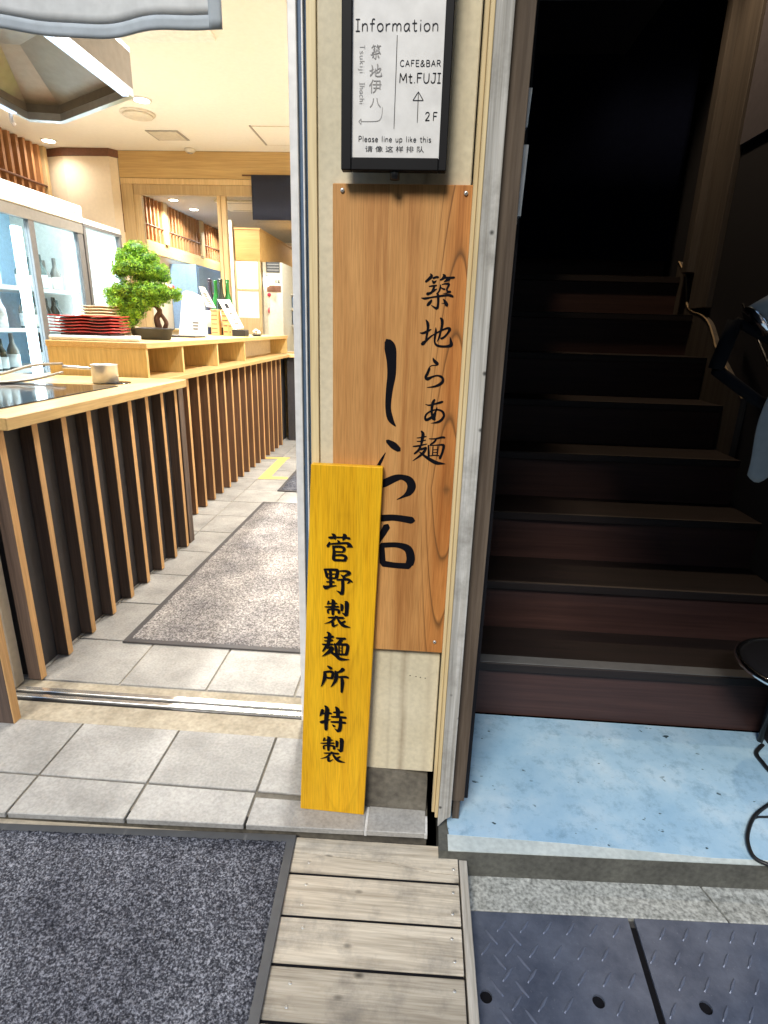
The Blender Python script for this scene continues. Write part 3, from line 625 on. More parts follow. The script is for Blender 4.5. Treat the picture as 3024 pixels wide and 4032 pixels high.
# --- kerb stones between landing and drain
kb = thing('kerb', None, None, (0.7, 1.03, SZ), kind='structure')
def kx(x): return 0.990 + (x - 0.166) * 0.041
for a, b, m in ((0.15, 0.757, 'kerb_concrete'), (0.762, 1.45, 'kerb_concrete'), (1.455, 2.2, 'kerb_concrete')):
    s = -0.028
    prism('kerb_stone', [(a, kx(a)), (b, kx(b)), (b + s * (b < 2), lfront(b) + 0.004), (a + s * (a > 0.2), lfront(a) + 0.004)], 'Z', SZ - 0.1, SZ, m, kb, bev=0.002)
# --- interior shell
box('ceiling', (-4.0, 0.10, 1.40, 6.2, 2.75, 2.85), 'ceiling_paint', kind='structure')
box('ceiling', (-4.0, 0.10, 6.2, 12.6, 2.75, 2.85), 'ceiling_grey', kind='structure')
box('wall_left', (-4.0, -3.86, 1.40, 12.6, -0.1, 2.75), 'plaster_warm', kind='structure')
box('wall_right', (0.062, 0.14, 1.47, 12.6, -0.12, 2.75), 'plaster_warm', kind='structure')
box('wall_back', (-4.0, 0.14, 12.6, 12.7, -0.1, 2.85), 'plaster_warm', kind='structure')
box('wall_front', (-4.0, -1.361, 1.40, 1.56, -0.1, 2.75), 'plaster_beige', kind='structure')
box('facade_upper', (-4.2, 4.0, 1.18, 1.40, 2.22, 9.0), 'building_plaster', kind='structure')
box('unseen_lintel', (0.16, 1.75, 1.20, 1.40, 1.80, 2.22), 'building_plaster', kind='structure')  # unseen, added low over the stair opening to cut skylight on the steps
box('facade_right', (1.402, 6.0, 1.20, 1.60, -0.12, 2.22), 'building_plaster', kind='structure')
box('added_sun_blocker', (0.09, 1.75, -0.10, 1.19, 2.05, 2.12), 'building_plaster', kind='structure')  # unseen canopy, added to keep the sun off the stairs
box('street_opposite_facade', (-25, 25, -9.0, -8.0, -0.2, 8.0), 'building_plaster', kind='structure')
box('unseen_lintel', (-1.33, 0.062, 1.40, 1.62, 2.15, 2.75), 'building_plaster', kind='structure')
# --- stairwell shell
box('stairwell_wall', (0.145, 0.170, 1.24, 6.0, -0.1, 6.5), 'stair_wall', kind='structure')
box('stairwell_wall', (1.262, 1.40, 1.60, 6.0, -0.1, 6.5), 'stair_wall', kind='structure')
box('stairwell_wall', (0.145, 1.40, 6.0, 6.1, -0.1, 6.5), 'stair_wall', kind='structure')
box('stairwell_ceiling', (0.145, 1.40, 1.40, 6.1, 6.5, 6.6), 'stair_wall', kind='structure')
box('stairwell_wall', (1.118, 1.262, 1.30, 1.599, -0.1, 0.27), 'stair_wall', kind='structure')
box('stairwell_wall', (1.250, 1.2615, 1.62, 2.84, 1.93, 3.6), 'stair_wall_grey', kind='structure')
box('added_lamp_blocker', (0.171, 0.78, 1.42, 2.95, 2.30, 2.40), 'stair_wall', kind='structure')  # unseen slab, added to block the upstairs lamp from the left treads
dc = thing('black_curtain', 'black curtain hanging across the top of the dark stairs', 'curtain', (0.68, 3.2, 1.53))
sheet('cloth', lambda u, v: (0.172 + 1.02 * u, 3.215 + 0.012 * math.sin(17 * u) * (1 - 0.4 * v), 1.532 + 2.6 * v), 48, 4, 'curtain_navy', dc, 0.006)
# ================================================================== PILLAR AND SIGNS
pl = thing('concrete_pillar', 'pale concrete pillar behind the wooden signs with dark stained foot', 'pillar', (-0.08, 1.3, 0))
box('wall_face', (-0.212, 0.068, 1.172, 1.47, 0.118, 2.22), 'wall_concrete', pl, 0.002)
prism('plinth', [(-0.214, -0.006), (0.056, -0.006), (0.056, 0.09), (0.0, 0.110), (-0.06, 0.119), (-0.16, 0.121), (-0.214, 0.120)], 'Y', 1.1695, 1.46, 'plinth_concrete', pl)
box('corner_trim', (-0.229, -0.2125, 1.166, 1.30, 0.0, 2.22), 'pale_wood', pl, 0.001)
# old drill marks in a row
for i, x in enumerate((0.000, 0.014, 0.0245, 0.036)):
    lathe('drill_hole', [(0.0016, 1.1716), (0.0010, 1.1712)], (x, 0, 0.395 - i * 0.0015), 'plinth_concrete', pl, 8, 'Y')
# rust runs left by the board screws
def stain_sheet(x, z0, z1, w, seedv):
    rr = random.Random(seedv); L = []; Rr = []
    for k in range(9):
        t = k / 8; c = x + rr.uniform(-0.002, 0.002); ww = w * (1 - 0.55 * t) * rr.uniform(0.8, 1.1)
        L.append((c - ww / 2, z0 + (z1 - z0) * t)); Rr.append((c + ww / 2, z0 + (z1 - z0) * t))
    return L + Rr[::-1]

ob = thing('sign_board', 'large orange brown wooden board with tall brush lettering screwed to the pillar', 'sign', (-0.055, 1.16, 0.47))
bm = bmesh.new(); bm_box(bm, (-0.182, 0.071, 1.157, 1.1715, 0.470, 1.4245)); bmesh.ops.bevel(bm, geom=bm.edges[:], offset=0.0012, segments=1, affect='EDGES')
link('board', done(bm, 'board'), 'orange_wood', ob)
for x, z in ((-0.164, 1.413), (0.059, 1.411), (0.052, 0.4985)):
    s = lathe('screw', [(0.0040, 1.1565), (0.0036, 1.1545), (0.0022, 1.1538), (0.001, 1.1538)], (x, 0, z), 'screw_metal', ob, 16, 'Y')
    lathe('screw_slot', [(0.0013, 1.1540), (0.0009, 1.1533)], (x, 0, z), 'black_paint', s, 8, 'Y')
yo = lambda z: 1.1564
for k, a in (('chiku', (-0.0131, 0.0483, 1.2121, 1.2767)), ('chi', (-0.0130, 0.0518, 1.1450, 1.1997)), ('ra', (0.0006, 0.0388, 1.0674, 1.1256)), ('a', (0.0043, 0.0444, 0.9971, 1.0462)), ('men', (-0.0171, 0.0516, 0.9129, 0.9815))):
    glyph(k, *a, yo, ob, bold=1.14)
BIG = [
 [[(-0.0757, 1.155, 0.0112), (-0.0693, 1.1413, 0.0225), (-0.0656, 1.1154, 0.0191), (-0.0650, 1.089, 0.017), (-0.0684, 1.0599, 0.0137), (-0.0697, 1.0258, 0.0115), (-0.0644, 1.0029, 0.0118), (-0.0534, 0.9882, 0.0023)]],
 [[(-0.0706, 0.9582, 0.0069), (-0.0567, 0.9488, 0.0146), (-0.0437, 0.9391, 0.0097)],
  [(-0.0724, 0.9331, 0.0012), (-0.0795, 0.9188, 0.0055), (-0.0866, 0.9032, 0.007), (-0.0923, 0.8771, 0.0101), (-0.0894, 0.8635, 0.0152), (-0.0744, 0.8674, 0.017), (-0.052, 0.879, 0.0151), (-0.037, 0.8825, 0.0113), (-0.0217, 0.8764, 0.0163), (-0.0156, 0.8636, 0.0180), (-0.0206, 0.8503, 0.0141), (-0.0304, 0.8419, 0.0063), (-0.0454, 0.8332, 0.0015)]],
 [[(-0.124, 0.7862, 0.0143), (-0.0787, 0.7899, 0.015), (-0.0492, 0.7926, 0.0139), (-0.0090, 0.7881, 0.0160)],
  [(-0.0641, 0.7743, 0.0155), (-0.0789, 0.7459, 0.013), (-0.1019, 0.7138, 0.0119), (-0.1227, 0.687, 0.0027)],
  [(-0.0746, 0.7294, 0.0105), (-0.0732, 0.7069, 0.0125), (-0.0716, 0.6842, 0.0136)],
  [(-0.0772, 0.7278, 0.0121), (-0.0419, 0.7306, 0.012), (-0.018, 0.7226, 0.0172), (-0.0109, 0.7019, 0.0186), (-0.0135, 0.6848, 0.0174)],
  [(-0.0734, 0.6855, 0.0149), (-0.0429, 0.6825, 0.0135), (-0.0118, 0.6826, 0.0148)]]]
for st in BIG: link('character', strokes_mesh('character', st, lambda q, dy: (q.x, 1.1564 + dy, q.y)), 'ink', ob)

yb = thing('sign_board', 'narrow bright yellow wooden plank sign leaning against the pillar foot', 'sign', (-0.18, 1.13, 0))
def ylean(z): return 1.1375 + 0.0012 * z / 0.905
ZT = 0.9065
hexa('board', [(-0.264, ylean(0) + 0.004, 0.0008), (-0.1005, ylean(0) - 0.001, 0.0008), (-0.1005, ylean(0) + 0.0165, 0.0008), (-0.264, ylean(0) + 0.0175, 0.0008)],
     [(-0.2248, ylean(ZT), ZT), (-0.0754, ylean(ZT) - 0.0005, ZT - 0.001), (-0.0754, ylean(ZT) + 0.0165, ZT - 0.001), (-0.2248, ylean(ZT) + 0.0165, ZT)], 'yellow_wood', yb, 0.0013)
ys = lambda z: ylean(z) - 0.0018
for k, a in (('suga', (-0.1932, -0.1349, 0.6932, 0.7586)), ('no', (-0.2007, -0.1348, 0.6106, 0.6759)), ('sei', (-0.1985, -0.1389, 0.5309, 0.6017)), ('men2', (-0.2053, -0.1401, 0.4462, 0.5199)), ('sho', (-0.2073, -0.1425, 0.3591, 0.4315)), ('toku', (-0.2110, -0.1460, 0.2456, 0.3224)), ('sei', (-0.2102, -0.1484, 0.1567, 0.2348))):
    glyph(k, *a, ys, yb)

ins = thing('information_sign', 'black framed white information notice on a short black pole above the board', 'sign', (-0.07, 1.135, 1.42))
for b in ((-0.162, -0.1445, 1.122, 1.142, 1.438, 2.02), (0.0065, 0.0205, 1.122, 1.142, 1.438, 2.02), (-0.1445, 0.0065, 1.122, 1.142, 1.438, 1.4575), (-0.1445, 0.0065, 1.122, 1.142, 2.0, 2.02)):
    box('frame_bar', b, 'black_frame', ins, 0.0015)
def crumple(u, v):
    x = -0.146 + u * 0.154; z = 1.456 + v * 0.546
    y = 1.1325 + 0.0011 * math.sin(9 * u + 14 * v) * math.sin(23 * v + 2) + 0.0006 * math.sin(31 * u - 17 * v)
    return (x, y, z)
box('paper', (-0.1455, 0.0075, 1.1290, 1.1340, 1.4565, 2.001), 'paper', ins)
tube('pole', [(-0.0685, 1.134, 1.445), (-0.0685, 1.134, 1.4260)], 0.0085, 'black_paint', ins, 16, 0)
# rust runs on the wall under the board
yp = 1.1284
hand('Information', -0.1400, -0.0033, 1.6400, 1.6560, 0.0016, yp, 'ink_grey', ins)
hand('CAFE&BAR', -0.0650, 0.0031, 1.5916, 1.6001, 0.0011, yp, 'ink_grey', ins); hand('Mt.FUJI', -0.0654, 0.0042, 1.5685, 1.5820, 0.0015, yp, 'ink', ins, 0.06)
hand('2F', -0.0199, 0.0015, 1.5144, 1.5264, 0.0014, yp, 'ink', ins, 0.35); hand('Please line up like this', -0.1327, -0.0075, 1.4825, 1.4907, 0.0010, yp, 'ink_grey', ins, 0.10)
text('请 像 这 样 排 队', -0.1208, -0.0192, 1.4671, 1.4764, yp, 'ink_grey', ins)
glyph('chiku', -0.1145, -0.0969, 1.6010, 1.6218, lambda z: yp, ins, 'ink_pale', 1.2); glyph('chi', -0.1158, -0.0944, 1.5770, 1.5953, lambda z: yp, ins, 'ink_pale', 1.2)
text('伊', -0.1158, -0.0950, 1.5536, 1.5732, yp, 'ink_pale', ins); text('八', -0.1142, -0.0951, 1.5329, 1.5467, yp, 'ink_pale', ins)
hand('Tsukiji', -0.1322, -0.1240, 1.5818, 1.6213, 0.0008, yp, 'ink_pale', ins, 0.14, True); hand('Ihachi', -0.1318, -0.1236, 1.5377, 1.5688, 0.0008, yp, 'ink_pale', ins, 0.14, True)
def lines(sts, mat, w): link('printed_line', strokes_mesh('printed_line', [[(p[0], p[1], w) for p in s] for s in sts], lambda q, dy: (q.x, yp + dy, q.y), 5), mat, ins)
lines([[(-0.0708, 1.6345), (-0.0713, 1.568), (-0.0720, 1.5019)]], 'ink_grey', 0.0011)
lines([[(-0.0326, 1.5113), (-0.0326, 1.5549)], [(-0.0326, 1.5560), (-0.0414, 1.5435)], [(-0.0414, 1.5435), (-0.0238, 1.5435)], [(-0.0238, 1.5435), (-0.0326, 1.5560)]], 'ink_grey', 0.0011)
lines([[(-0.0928, 1.5338), (-0.0930, 1.5240), (-0.0955, 1.5165), (-0.1030, 1.5130), (-0.1290, 1.5125)], [(-0.1327, 1.5123), (-0.1285, 1.5165)], [(-0.1285, 1.5165), (-0.1285, 1.5083)], [(-0.1285, 1.5083), (-0.1327, 1.5123)]], 'ink_pale', 0.0009)

# --- wooden jamb beside the pillar
jp = thing('door_post', 'weathered grey wooden post with pale edge between pillar and dark stairs', 'post', (0.11, 1.15, 0))
box('pale_strip', (0.0705, 0.0780, 1.148, 1.172, 0.016, 2.22), 'pale_wood', jp, 0.001)
box('pale_strip', (0.0785, 0.0865, 1.139, 1.172, 0.008, 2.22), 'pale_wood', jp, 0.0012)
prism('grey_board', [(0.0868, 2.22), (0.1165, 2.22), (0.1172, 0.022), (0.104, 0.012), (0.0868, -0.012)], 'Y', 1.131, 1.172, 'grey_wood', jp, bev=0.001)
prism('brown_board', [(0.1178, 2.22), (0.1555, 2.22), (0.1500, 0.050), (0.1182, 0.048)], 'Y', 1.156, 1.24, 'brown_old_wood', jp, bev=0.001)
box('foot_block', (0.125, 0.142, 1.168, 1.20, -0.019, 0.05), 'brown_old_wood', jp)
box('edge_bead', (0.1556, 0.1580, 1.190, 1.24, 1.367, 2.22), 'aluminium', jp)
for z0, z1, x in ((1.526, 1.586, 0.1655), (1.383, 1.499, 0.1680)):
    hexa('strike_plate', [(0.1582, 1.198, z0), (x - 0.003, 1.198, z0), (x - 0.003, 1.24, z0), (0.1582, 1.24, z0)], [(0.1582, 1.198, z1), (x, 1.198, z1), (x, 1.24, z1), (0.1582, 1.24, z1)], 'aluminium', jp, 0.0006)

# --- sliding door frame
df = thing('sliding_door_frame', 'white and blue grey metal door frame left of the pillar', 'door frame', (-0.31, 1.5, 0))
box('white_stile', (-0.332, -0.3125, 1.480, 1.56, 0.0, 2.15), 'aluminium_white', df, 0.0015)
box('grey_stile', (-0.3120, -0.3035, 1.490, 1.56, 0.0, 2.15), 'blue_frame', df)
box('white_bead', (-0.3030, -0.2995, 1.486, 1.56, 0.0, 2.15), 'aluminium_white', df, 0.0006)
box('recess', (-0.2990, -0.2300, 1.500, 1.56, 0.0, 2.15), 'blue_frame', df)
box('jamb_return', (-0.2295, 0.06, 1.475, 1.56, -0.1, 2.15), 'plaster_beige', df)
# --- left jamb with one slat in front
lj = thing('door_jamb', 'pale jamb at the left edge of the doorway', 'jamb', (-1.29, 1.5, 0))
box('jamb_board', (-1.36, -1.335, 1.415, 1.60, 0.0, 2.15), 'plaster_beige', lj, 0.001)
box('jamb_face', (-1.3345, -1.309, 1.545, 1.585, 0.0, 2.15), 'plaster_beige', lj, 0.001)
ls = thing('wall_slat', 'single outdoor wooden slat at the far left edge before the door jamb', 'slat', (-1.2, 1.39, 0))
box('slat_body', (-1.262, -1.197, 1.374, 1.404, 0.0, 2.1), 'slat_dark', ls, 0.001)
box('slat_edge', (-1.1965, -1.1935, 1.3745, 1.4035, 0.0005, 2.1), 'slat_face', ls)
# ================================================================== BOARDWALK, MATS, DRAIN
dk = thing('boardwalk', 'weathered wooden boardwalk planks in front of the doorway', 'boardwalk', (-0.3, 0.9, DZ))
def gy(k, x):   # centre line of gap k at x
    base = [1.1045, 1.008, 0.9055, 0.8055, 0.7050, 0.605, 0.505, 0.405, 0.305]
    return base[k] + (x + 0.05) * 0.021
for k in range(8):
    xa, xb = -1.5, 0.1365; gp = 0.0034
    y_hi = lambda x, k=k: gy(k, x) - (gp if k else 0.0); y_lo = lambda x, k=k: gy(k + 1, x) + gp
    dz = random.uniform(-0.001, 0.001)
    if k == 0:
        # split plank: two pieces either side of a wandering crack
        cr = [(-1.5, 1.063), (-0.259, 1.0575), (-0.152, 1.0535), (-0.03, 1.0505), (0.03, 1.0420), (0.08, 1.0330), (0.1365, 1.0320)]
        p1 = prism('plank', [(xa, y_hi(xa)), (xb, y_hi(xb))] + [(x, y + 0.0010) for x, y in reversed(cr)], 'Z', DZ - 0.022, DZ + dz, 'deck_wood', dk)
        p = prism('plank', [(x, y - 0.0006) for x, y in cr] + [(xb, y_lo(xb)), (xa, y_lo(xa))], 'Z', DZ - 0.022, DZ + dz - 0.0006, 'deck_wood', dk)
    else:
        p = prism('plank', [(xa, y_hi(xa)), (xb, y_hi(xb)), (xb, y_lo(xb)), (xa, y_lo(xa))], 'Z', DZ - 0.022, DZ + dz, 'deck_wood', dk, bev=0.0012)
    for x in (-0.208, 0.120):
        for t in ((0.28, 0.74) if k else (0.3,)):
            yy = y_lo(x) + (y_hi(x) - y_lo(x)) * (t + random.uniform(-0.06, 0.06))
            xx = x + random.uniform(-0.006, 0.006) + (k - 2) * 0.006 * (x < 0)
            if random.random() < 0.85: lathe('screw', [(0.0034, DZ + dz - 0.002), (0.0034, DZ + dz + 0.0006), (0.0016, DZ + dz + 0.0011)], (xx, yy, 0), 'screw_metal', p, 10)
prism('edge_board', [(0.1400, 1.0745), (0.1590, 1.0745), (0.1615, 0.30), (0.1425, 0.30)], 'Z', DZ - 0.06, DZ + 0.001, 'deck_trim_wood', dk, bev=0.0015)
boxes('gap_shade_fill', [(-1.5, 0.1355, 0.31, 1.085, DZ - 0.06, DZ - 0.0035)], 'matte_black', dk)  # black fill just under the plank tops, painting shade into the gaps

def pile_mesh(corners, z, step, h, seedv):
    """rough loop pile: a dense uneven grid over a four-cornered patch (order: far-left, far-right, near-right, near-left)"""
    r = np.random.default_rng(seedv); A, B, Cc, D = [np.array(c, float) for c in corners]
    nu = int(np.linalg.norm(B - A) / step); nv = int(np.linalg.norm(D - A) / step)
    u = np.linspace(0, 1, nu + 1)[:, None, None]; v = np.linspace(0, 1, nv + 1)[None, :, None]
    P = A * (1 - u) * (1 - v) + B * u * (1 - v) + Cc * u * v + D * (1 - u) * v
    P = P + r.normal(0, step * 0.16, P.shape)
    zz = z + np.abs(r.normal(0, h, P.shape[:2])); zz[0, :] = z - 0.004; zz[-1, :] = z - 0.004; zz[:, 0] = z - 0.004; zz[:, -1] = z - 0.004
    V = np.concatenate([P, zz[..., None]], 2).reshape(-1, 3)
    i = np.arange(nu)[:, None]; j = np.arange(nv)[None, :]; a = (i * (nv + 1) + j)
    F = np.stack([a, a + 1, a + nv + 2, a + nv + 1], 2).reshape(-1, 4)
    me = bpy.data.meshes.new('pile'); me.vertices.add(len(V)); me.vertices.foreach_set('co', V.ravel())
    me.loops.add(F.size); me.loops.foreach_set('vertex_index', F.ravel().astype(np.int32))
    me.polygons.add(len(F)); me.polygons.foreach_set('loop_start', np.arange(0, F.size, 4, dtype=np.int32)); me.polygons.foreach_set('loop_total', np.full(len(F), 4, dtype=np.int32))
    me.update(calc_edges=True); me.validate(); return me
def floor_mat(name, label, cs, z, edge, pile_mat, edge_mat, step, h, seedv, base):
    t = thing(name, label, 'mat', (sum(c[0] for c in cs) / 4, sum(c[1] for c in cs) / 4, base))
    ctr = Vector((sum(c[0] for c in cs) / 4, sum(c[1] for c in cs) / 4)); wv = (Vector(cs[1]) - Vector(cs[0])).length; hv = (Vector(cs[3]) - Vector(cs[0])).length
    inn = [(ctr.x + (c[0] - ctr.x) * (1 - 2 * edge / wv), ctr.y + (c[1] - ctr.y) * (1 - 2 * edge / hv)) for c in cs]
    hexa('rubber_border', [(c[0], c[1], base) for c in reversed(cs)], [(c[0], c[1], z) for c in reversed(cs)], edge_mat, t, 0.001)
    link('pile', pile_mesh(inn, z + 0.0012, step, h, seedv), pile_mat, t, kind='stuff')
    return t
floor_mat('door_mat', 'large dark grey speckled carpet mat on the boardwalk', [(-1.37, 1.047), (-0.2665, 1.1015), (-0.230, 0.36), (-1.36, 0.34)], DZ + 0.008, 0.019, 'mat_pile', 'rubber_edge', 0.0031, 0.0016, 3, DZ + 0.0012)
floor_mat('door_mat', 'long grey brown carpet runner on the shop floor inside the doorway', [(-1.070, 3.71), (-0.36, 3.71), (-0.36, 1.855), (-1.105, 1.855)], 0.008, 0.020, 'inner_mat_pile', 'rubber_dark', 0.006, 0.0022, 4, 0.0006)
floor_mat('door_mat', 'dark carpet mat farther inside the shop past the runner', [(-1.05, 5.2), (-0.36, 5.2), (-0.36, 4.00), (-1.044, 4.00)], 0.008, 0.016, 'mat_pile', 'rubber_dark', 0.010, 0.0022, 5, 0.0006)
tp = thing('floor_tape', 'cream tape corner mark on the tiles far inside beside the counter', 'tape', (-1.2, 4.7, 0))
prism('tape_strip', [(-1.285, 4.32), (-1.048, 4.36), (-1.065, 4.425), (-1.19, 4.42), (-1.205, 4.46)], 'Z', 0.0006, 0.0014, 'tape_yellow', tp)
prism('tape_strip', [(-1.285, 4.325), (-1.20, 4.43), (-1.215, 5.09), (-1.30, 5.07)], 'Z', 0.0016, 0.0022, 'tape_yellow', tp)
prism('tape_strip', [(-1.428, 5.03), (-1.205, 5.06), (-1.205, 5.13), (-1.428, 5.10)], 'Z', 0.0024, 0.003, 'tape_yellow', tp)

def drain(label, quad, bolts, x0, x1):
    t = thing('drain_cover', label, 'drain cover', ((x0 + x1) / 2, 0.8, SZ), 'steel drain covers at the kerb')
    hs = [[(bx + 0.0125 * math.cos(2 * math.pi * k / 16), by + 0.0130 * math.sin(2 * math.pi * k / 16)) for k in range(16)] for bx, by in bolts]
    prism('plate', quad, 'Z', SZ - 0.009, SZ - 0.0005, 'drain_steel', t, hs)
    for bx, by in bolts:
        bh = lathe('bolt', [(0.0075, SZ - 0.030), (0.0075, SZ - 0.014), (0.005, SZ - 0.012), (0.003, SZ - 0.012)], (bx + 0.001, by - 0.005, 0), 'drain_steel', t, 12)
    ref = {}
    n = 0
    for r_ in range(7):
        for c_ in range(24):
            for sgn in ((1, -1) if c_ < 3 else (1,)):
                x = 0.130 + c_ * 0.0515 + (0.0257 if sgn < 0 else 0) + (r_ % 2) * 0.012; y = 0.955 - r_ * 0.0515 + c_ * 0.0021 - (0.0257 if sgn < 0 else 0)
                if x < x0 + 0.018 or x > x1 - 0.022 or y > 0.972 + (x - .166) * 0.041 or y < 0.60: continue
                if any((x - bx) ** 2 + (y - by) ** 2 < 0.026 ** 2 for bx, by in bolts): continue
                if sgn not in ref:
                    a = math.radians(52 if sgn > 0 else -52); d = Vector((math.cos(a), math.sin(a))); nn = Vector((-d.y, d.x)); h = 0.019; w = 0.0034
                    base = [d * -h - nn * w * .4, nn * -w, d * h - nn * w * .4, d * h + nn * w * .4, nn * w, d * -h + nn * w * .4]
                    top = [d * -h * .8 - nn * w * .15, nn * -w * .45, d * h * .8 - nn * w * .15, d * h * .8 + nn * w * .15, nn * w * .45, d * -h * .8 + nn * w * .15]
                    o = hexa('tread_bar', [(p.x, p.y, -0.0006) for p in base], [(p.x, p.y, 0.0028) for p in top], 'bar_steel', t); ref[sgn] = o; o.location = (x, y, SZ)
                else: copy(ref[sgn], (x, y, SZ), t)
box('drain_shade_fill', (0.16, 1.9, 0.2, 0.985, -0.29, -0.1065), 'matte_black', kind='structure')  # solid black raised close to the slot, shade put in by colour
drain('left steel checker plate drain cover with two bolt holes beside the boardwalk', [(0.162, 0.987), (0.5260, 1.003), (0.5020, 0.45), (0.162, 0.43)], [(0.184, 0.8105), (0.410, 0.8215)], 0.165, 0.518)
drain('right steel checker plate drain cover beyond the black slot', [(0.5410, 1.0035), (1.30, 1.035), (1.30, 0.45), (0.5170, 0.45)], [(0.623, 0.829), (1.02, 0.845)], 0.536, 1.28)
# ================================================================== STAIRS
st = thing('staircase', 'dark brown wooden staircase climbing into the unlit stairwell', 'staircase', (0.7, 1.59, LZ))
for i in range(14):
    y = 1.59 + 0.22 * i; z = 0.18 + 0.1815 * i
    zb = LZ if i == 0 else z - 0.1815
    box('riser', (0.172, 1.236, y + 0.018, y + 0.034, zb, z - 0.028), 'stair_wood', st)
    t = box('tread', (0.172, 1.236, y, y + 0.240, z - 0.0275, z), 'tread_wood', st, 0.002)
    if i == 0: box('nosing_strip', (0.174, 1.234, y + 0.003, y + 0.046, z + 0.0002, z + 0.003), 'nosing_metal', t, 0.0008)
    else: box('nosing_strip', (0.174, 1.234, y - 0.0005, y + 0.010, z + 0.0001, z + 0.0012), 'nosing_brown', t)
# wavy stringer on the right-hand wall
cell = [(2.618, 1.118), (2.678, 1.173), (2.749, 1.233), (2.835, 1.268), (2.925, 1.284), (3.004, 1.315), (3.046, 1.39), (3.09, 1.458), (3.191, 1.527)]
top = [(2.35, 0.95)] + cell
top = [(p.x, p.y) for p in catmull([(a, b, 0) for a, b in top], 5)]
sg = thing('stair_stringer', 'wavy edged wooden stringer board on the right side of the stairs', 'stringer', (1.24, 2.8, 0.9))
prism('stringer_board', top + [(3.191, 1.1), (2.35, 0.5)], 'X', 1.2365, 1.261, 'newel_wood', sg)
bm = bmesh.new()
for (a, b), (c, d) in zip(top, top[1:]):
    t = Vector((c - a, d - b)).normalized(); n = Vector((-t.y, t.x)) * 0.0035
    q = [(1.2345, a, b), (1.2415, a, b), (1.2415, c, d), (1.2345, c, d)]
    lo = [bm.verts.new(p) for p in q]; hi = [bm.verts.new((p[0], p[1] + n.x, p[2] + n.y)) for p in q]
    for f in ((0, 1, 2, 3),): bm.faces.new([lo[k] for k in f]); bm.faces.new([hi[k] for k in reversed(f)])
    for k in range(4): bm.faces.new([lo[k], lo[(k + 1) % 4], hi[(k + 1) % 4], hi[k]])
bmesh.ops.recalc_face_normals(bm, faces=bm.faces)
link('lit_edge_strip', done(bm, 'lit_edge_strip'), 'lit_edge_strip', sg)
nw = thing('newel_post', 'brown wooden post rising at the right of the upper stairs', 'post', (1.23, 3.0, 1.5))
box('post_front', (1.200, 1.262, 2.985, 3.045, 1.46, 3.4), 'newel_wood', nw, 0.002)
box('post_side', (1.236, 1.2625, 2.80, 2.984, 1.30, 3.4), 'newel_wood', nw, 0.002)
rl = thing('stair_handrail', 'thin chrome rod leaning along the right stair wall', 'rod', (1.2, 2.4, 1.0))
tube('rod', [(1.225, 2.46, 1.30), (1.225, 2.30, 1.17), (1.225, 2.12, 1.02)], 0.006, 'chrome', rl, 10, 3)
# --- things standing at the right edge of the stairs
al = thing('arm_lamp', 'black articulated arm lamp with grey shade at the right edge of the stairs', 'lamp', (1.24, 1.57, 0.27))
tube('stand_pole', [(1.24, 1.57, 0.27), (1.24, 1.57, 1.05), (1.09, 1.45, 1.06), (1.09, 1.45, 1.30)], 0.011, 'matte_black', al, 10, 0)
box('stand_base', (1.20, 1.261, 1.53, 1.598, 0.2705, 0.29), 'black_paint', al, 0.003)
tube('lower_arm', [(1.09, 1.45, 0.93), (0.80, 1.45, 1.035), (0.690, 1.45, 1.105)], 0.014, 'matte_black', al, 10, 0)
tube('upper_arm', [(0.690, 1.45, 1.105), (0.712, 1.45, 1.215)], 0.017, 'matte_black', al, 10, 0)
tube('brace', [(0.712, 1.45, 1.215), (0.795, 1.448, 1.175), (1.09, 1.45, 1.08)], 0.010, 'matte_black', al, 10, 0)
def cyl_between(name, p, q, r0, r1, mat, parent, seg=20):
    return tube(name, [p, q], [r0, r1], mat, parent, seg, 0)
cyl_between('shade', (0.742, 1.42, 1.214), (0.800, 1.42, 1.262), 0.038, 0.03, 'cloth_grey', al)
cyl_between('shade_rim', (0.7405, 1.42, 1.2125), (0.7435, 1.42, 1.2150), 0.0395, 0.0395, 'chrome', al)
cl = sheet('hanging_cloth', lambda u, v: (0.815 + 0.20 * u - 0.012 * v * (1 - u) - 0.006 * math.sin(5 * v), 1.426 + 0.008 * math.sin(9 * u + 2 * v), 1.06 - v * (0.205 + 0.02 * math.sin(14 * u) - 0.03 * u)), 24, 16, 'cloth_grey', None, 0.003)
props(cl, 'grey cloth hanging at the right edge in front of the stairs', 'cloth')
sb = thing('stool', 'round chrome rimmed stool at the right edge on the landing', 'stool', (1.03, 1.44, LZ))
ring = [(1.075 + 0.150 * math.cos(2 * math.pi * k / 36), 1.45 + 0.150 * math.sin(2 * math.pi * k / 36), 0.312) for k in range(37)]
tube('rim', ring, 0.009, 'chrome', sb, 10, 0)
lathe('seat', [(0.143, 0.300), (0.143, 0.318), (0.130, 0.322)], (1.075, 1.45, 0), 'matte_black', sb, 36)
tube('leg', [(1.105, 1.36, 0.305), (1.108, 1.355, LZ)], 0.009, 'black_paint', sb, 8, 0)
tube('leg', [(1.10, 1.53, 0.305), (1.10, 1.56, LZ)], 0.009, 'black_paint', sb, 8, 0)
cb = tube('power_cable', [(1.06, 1.34, LZ + 0.005), (0.975, 1.289, LZ + 0.006), (0.915, 1.244, LZ + 0.006), (0.868, 1.184, LZ + 0.006), (0.849, 1.136, LZ + 0.007), (0.853, 1.112, LZ + 0.006), (0.88, 1.098, LZ + 0.004), (0.93, 1.103, LZ - 0.03), (1.02, 1.115, LZ - 0.06)], 0.0048, 'cable_black', None, 8, 6)
props(cb, 'black power cable looping over the blue landing at the right edge', 'cable')
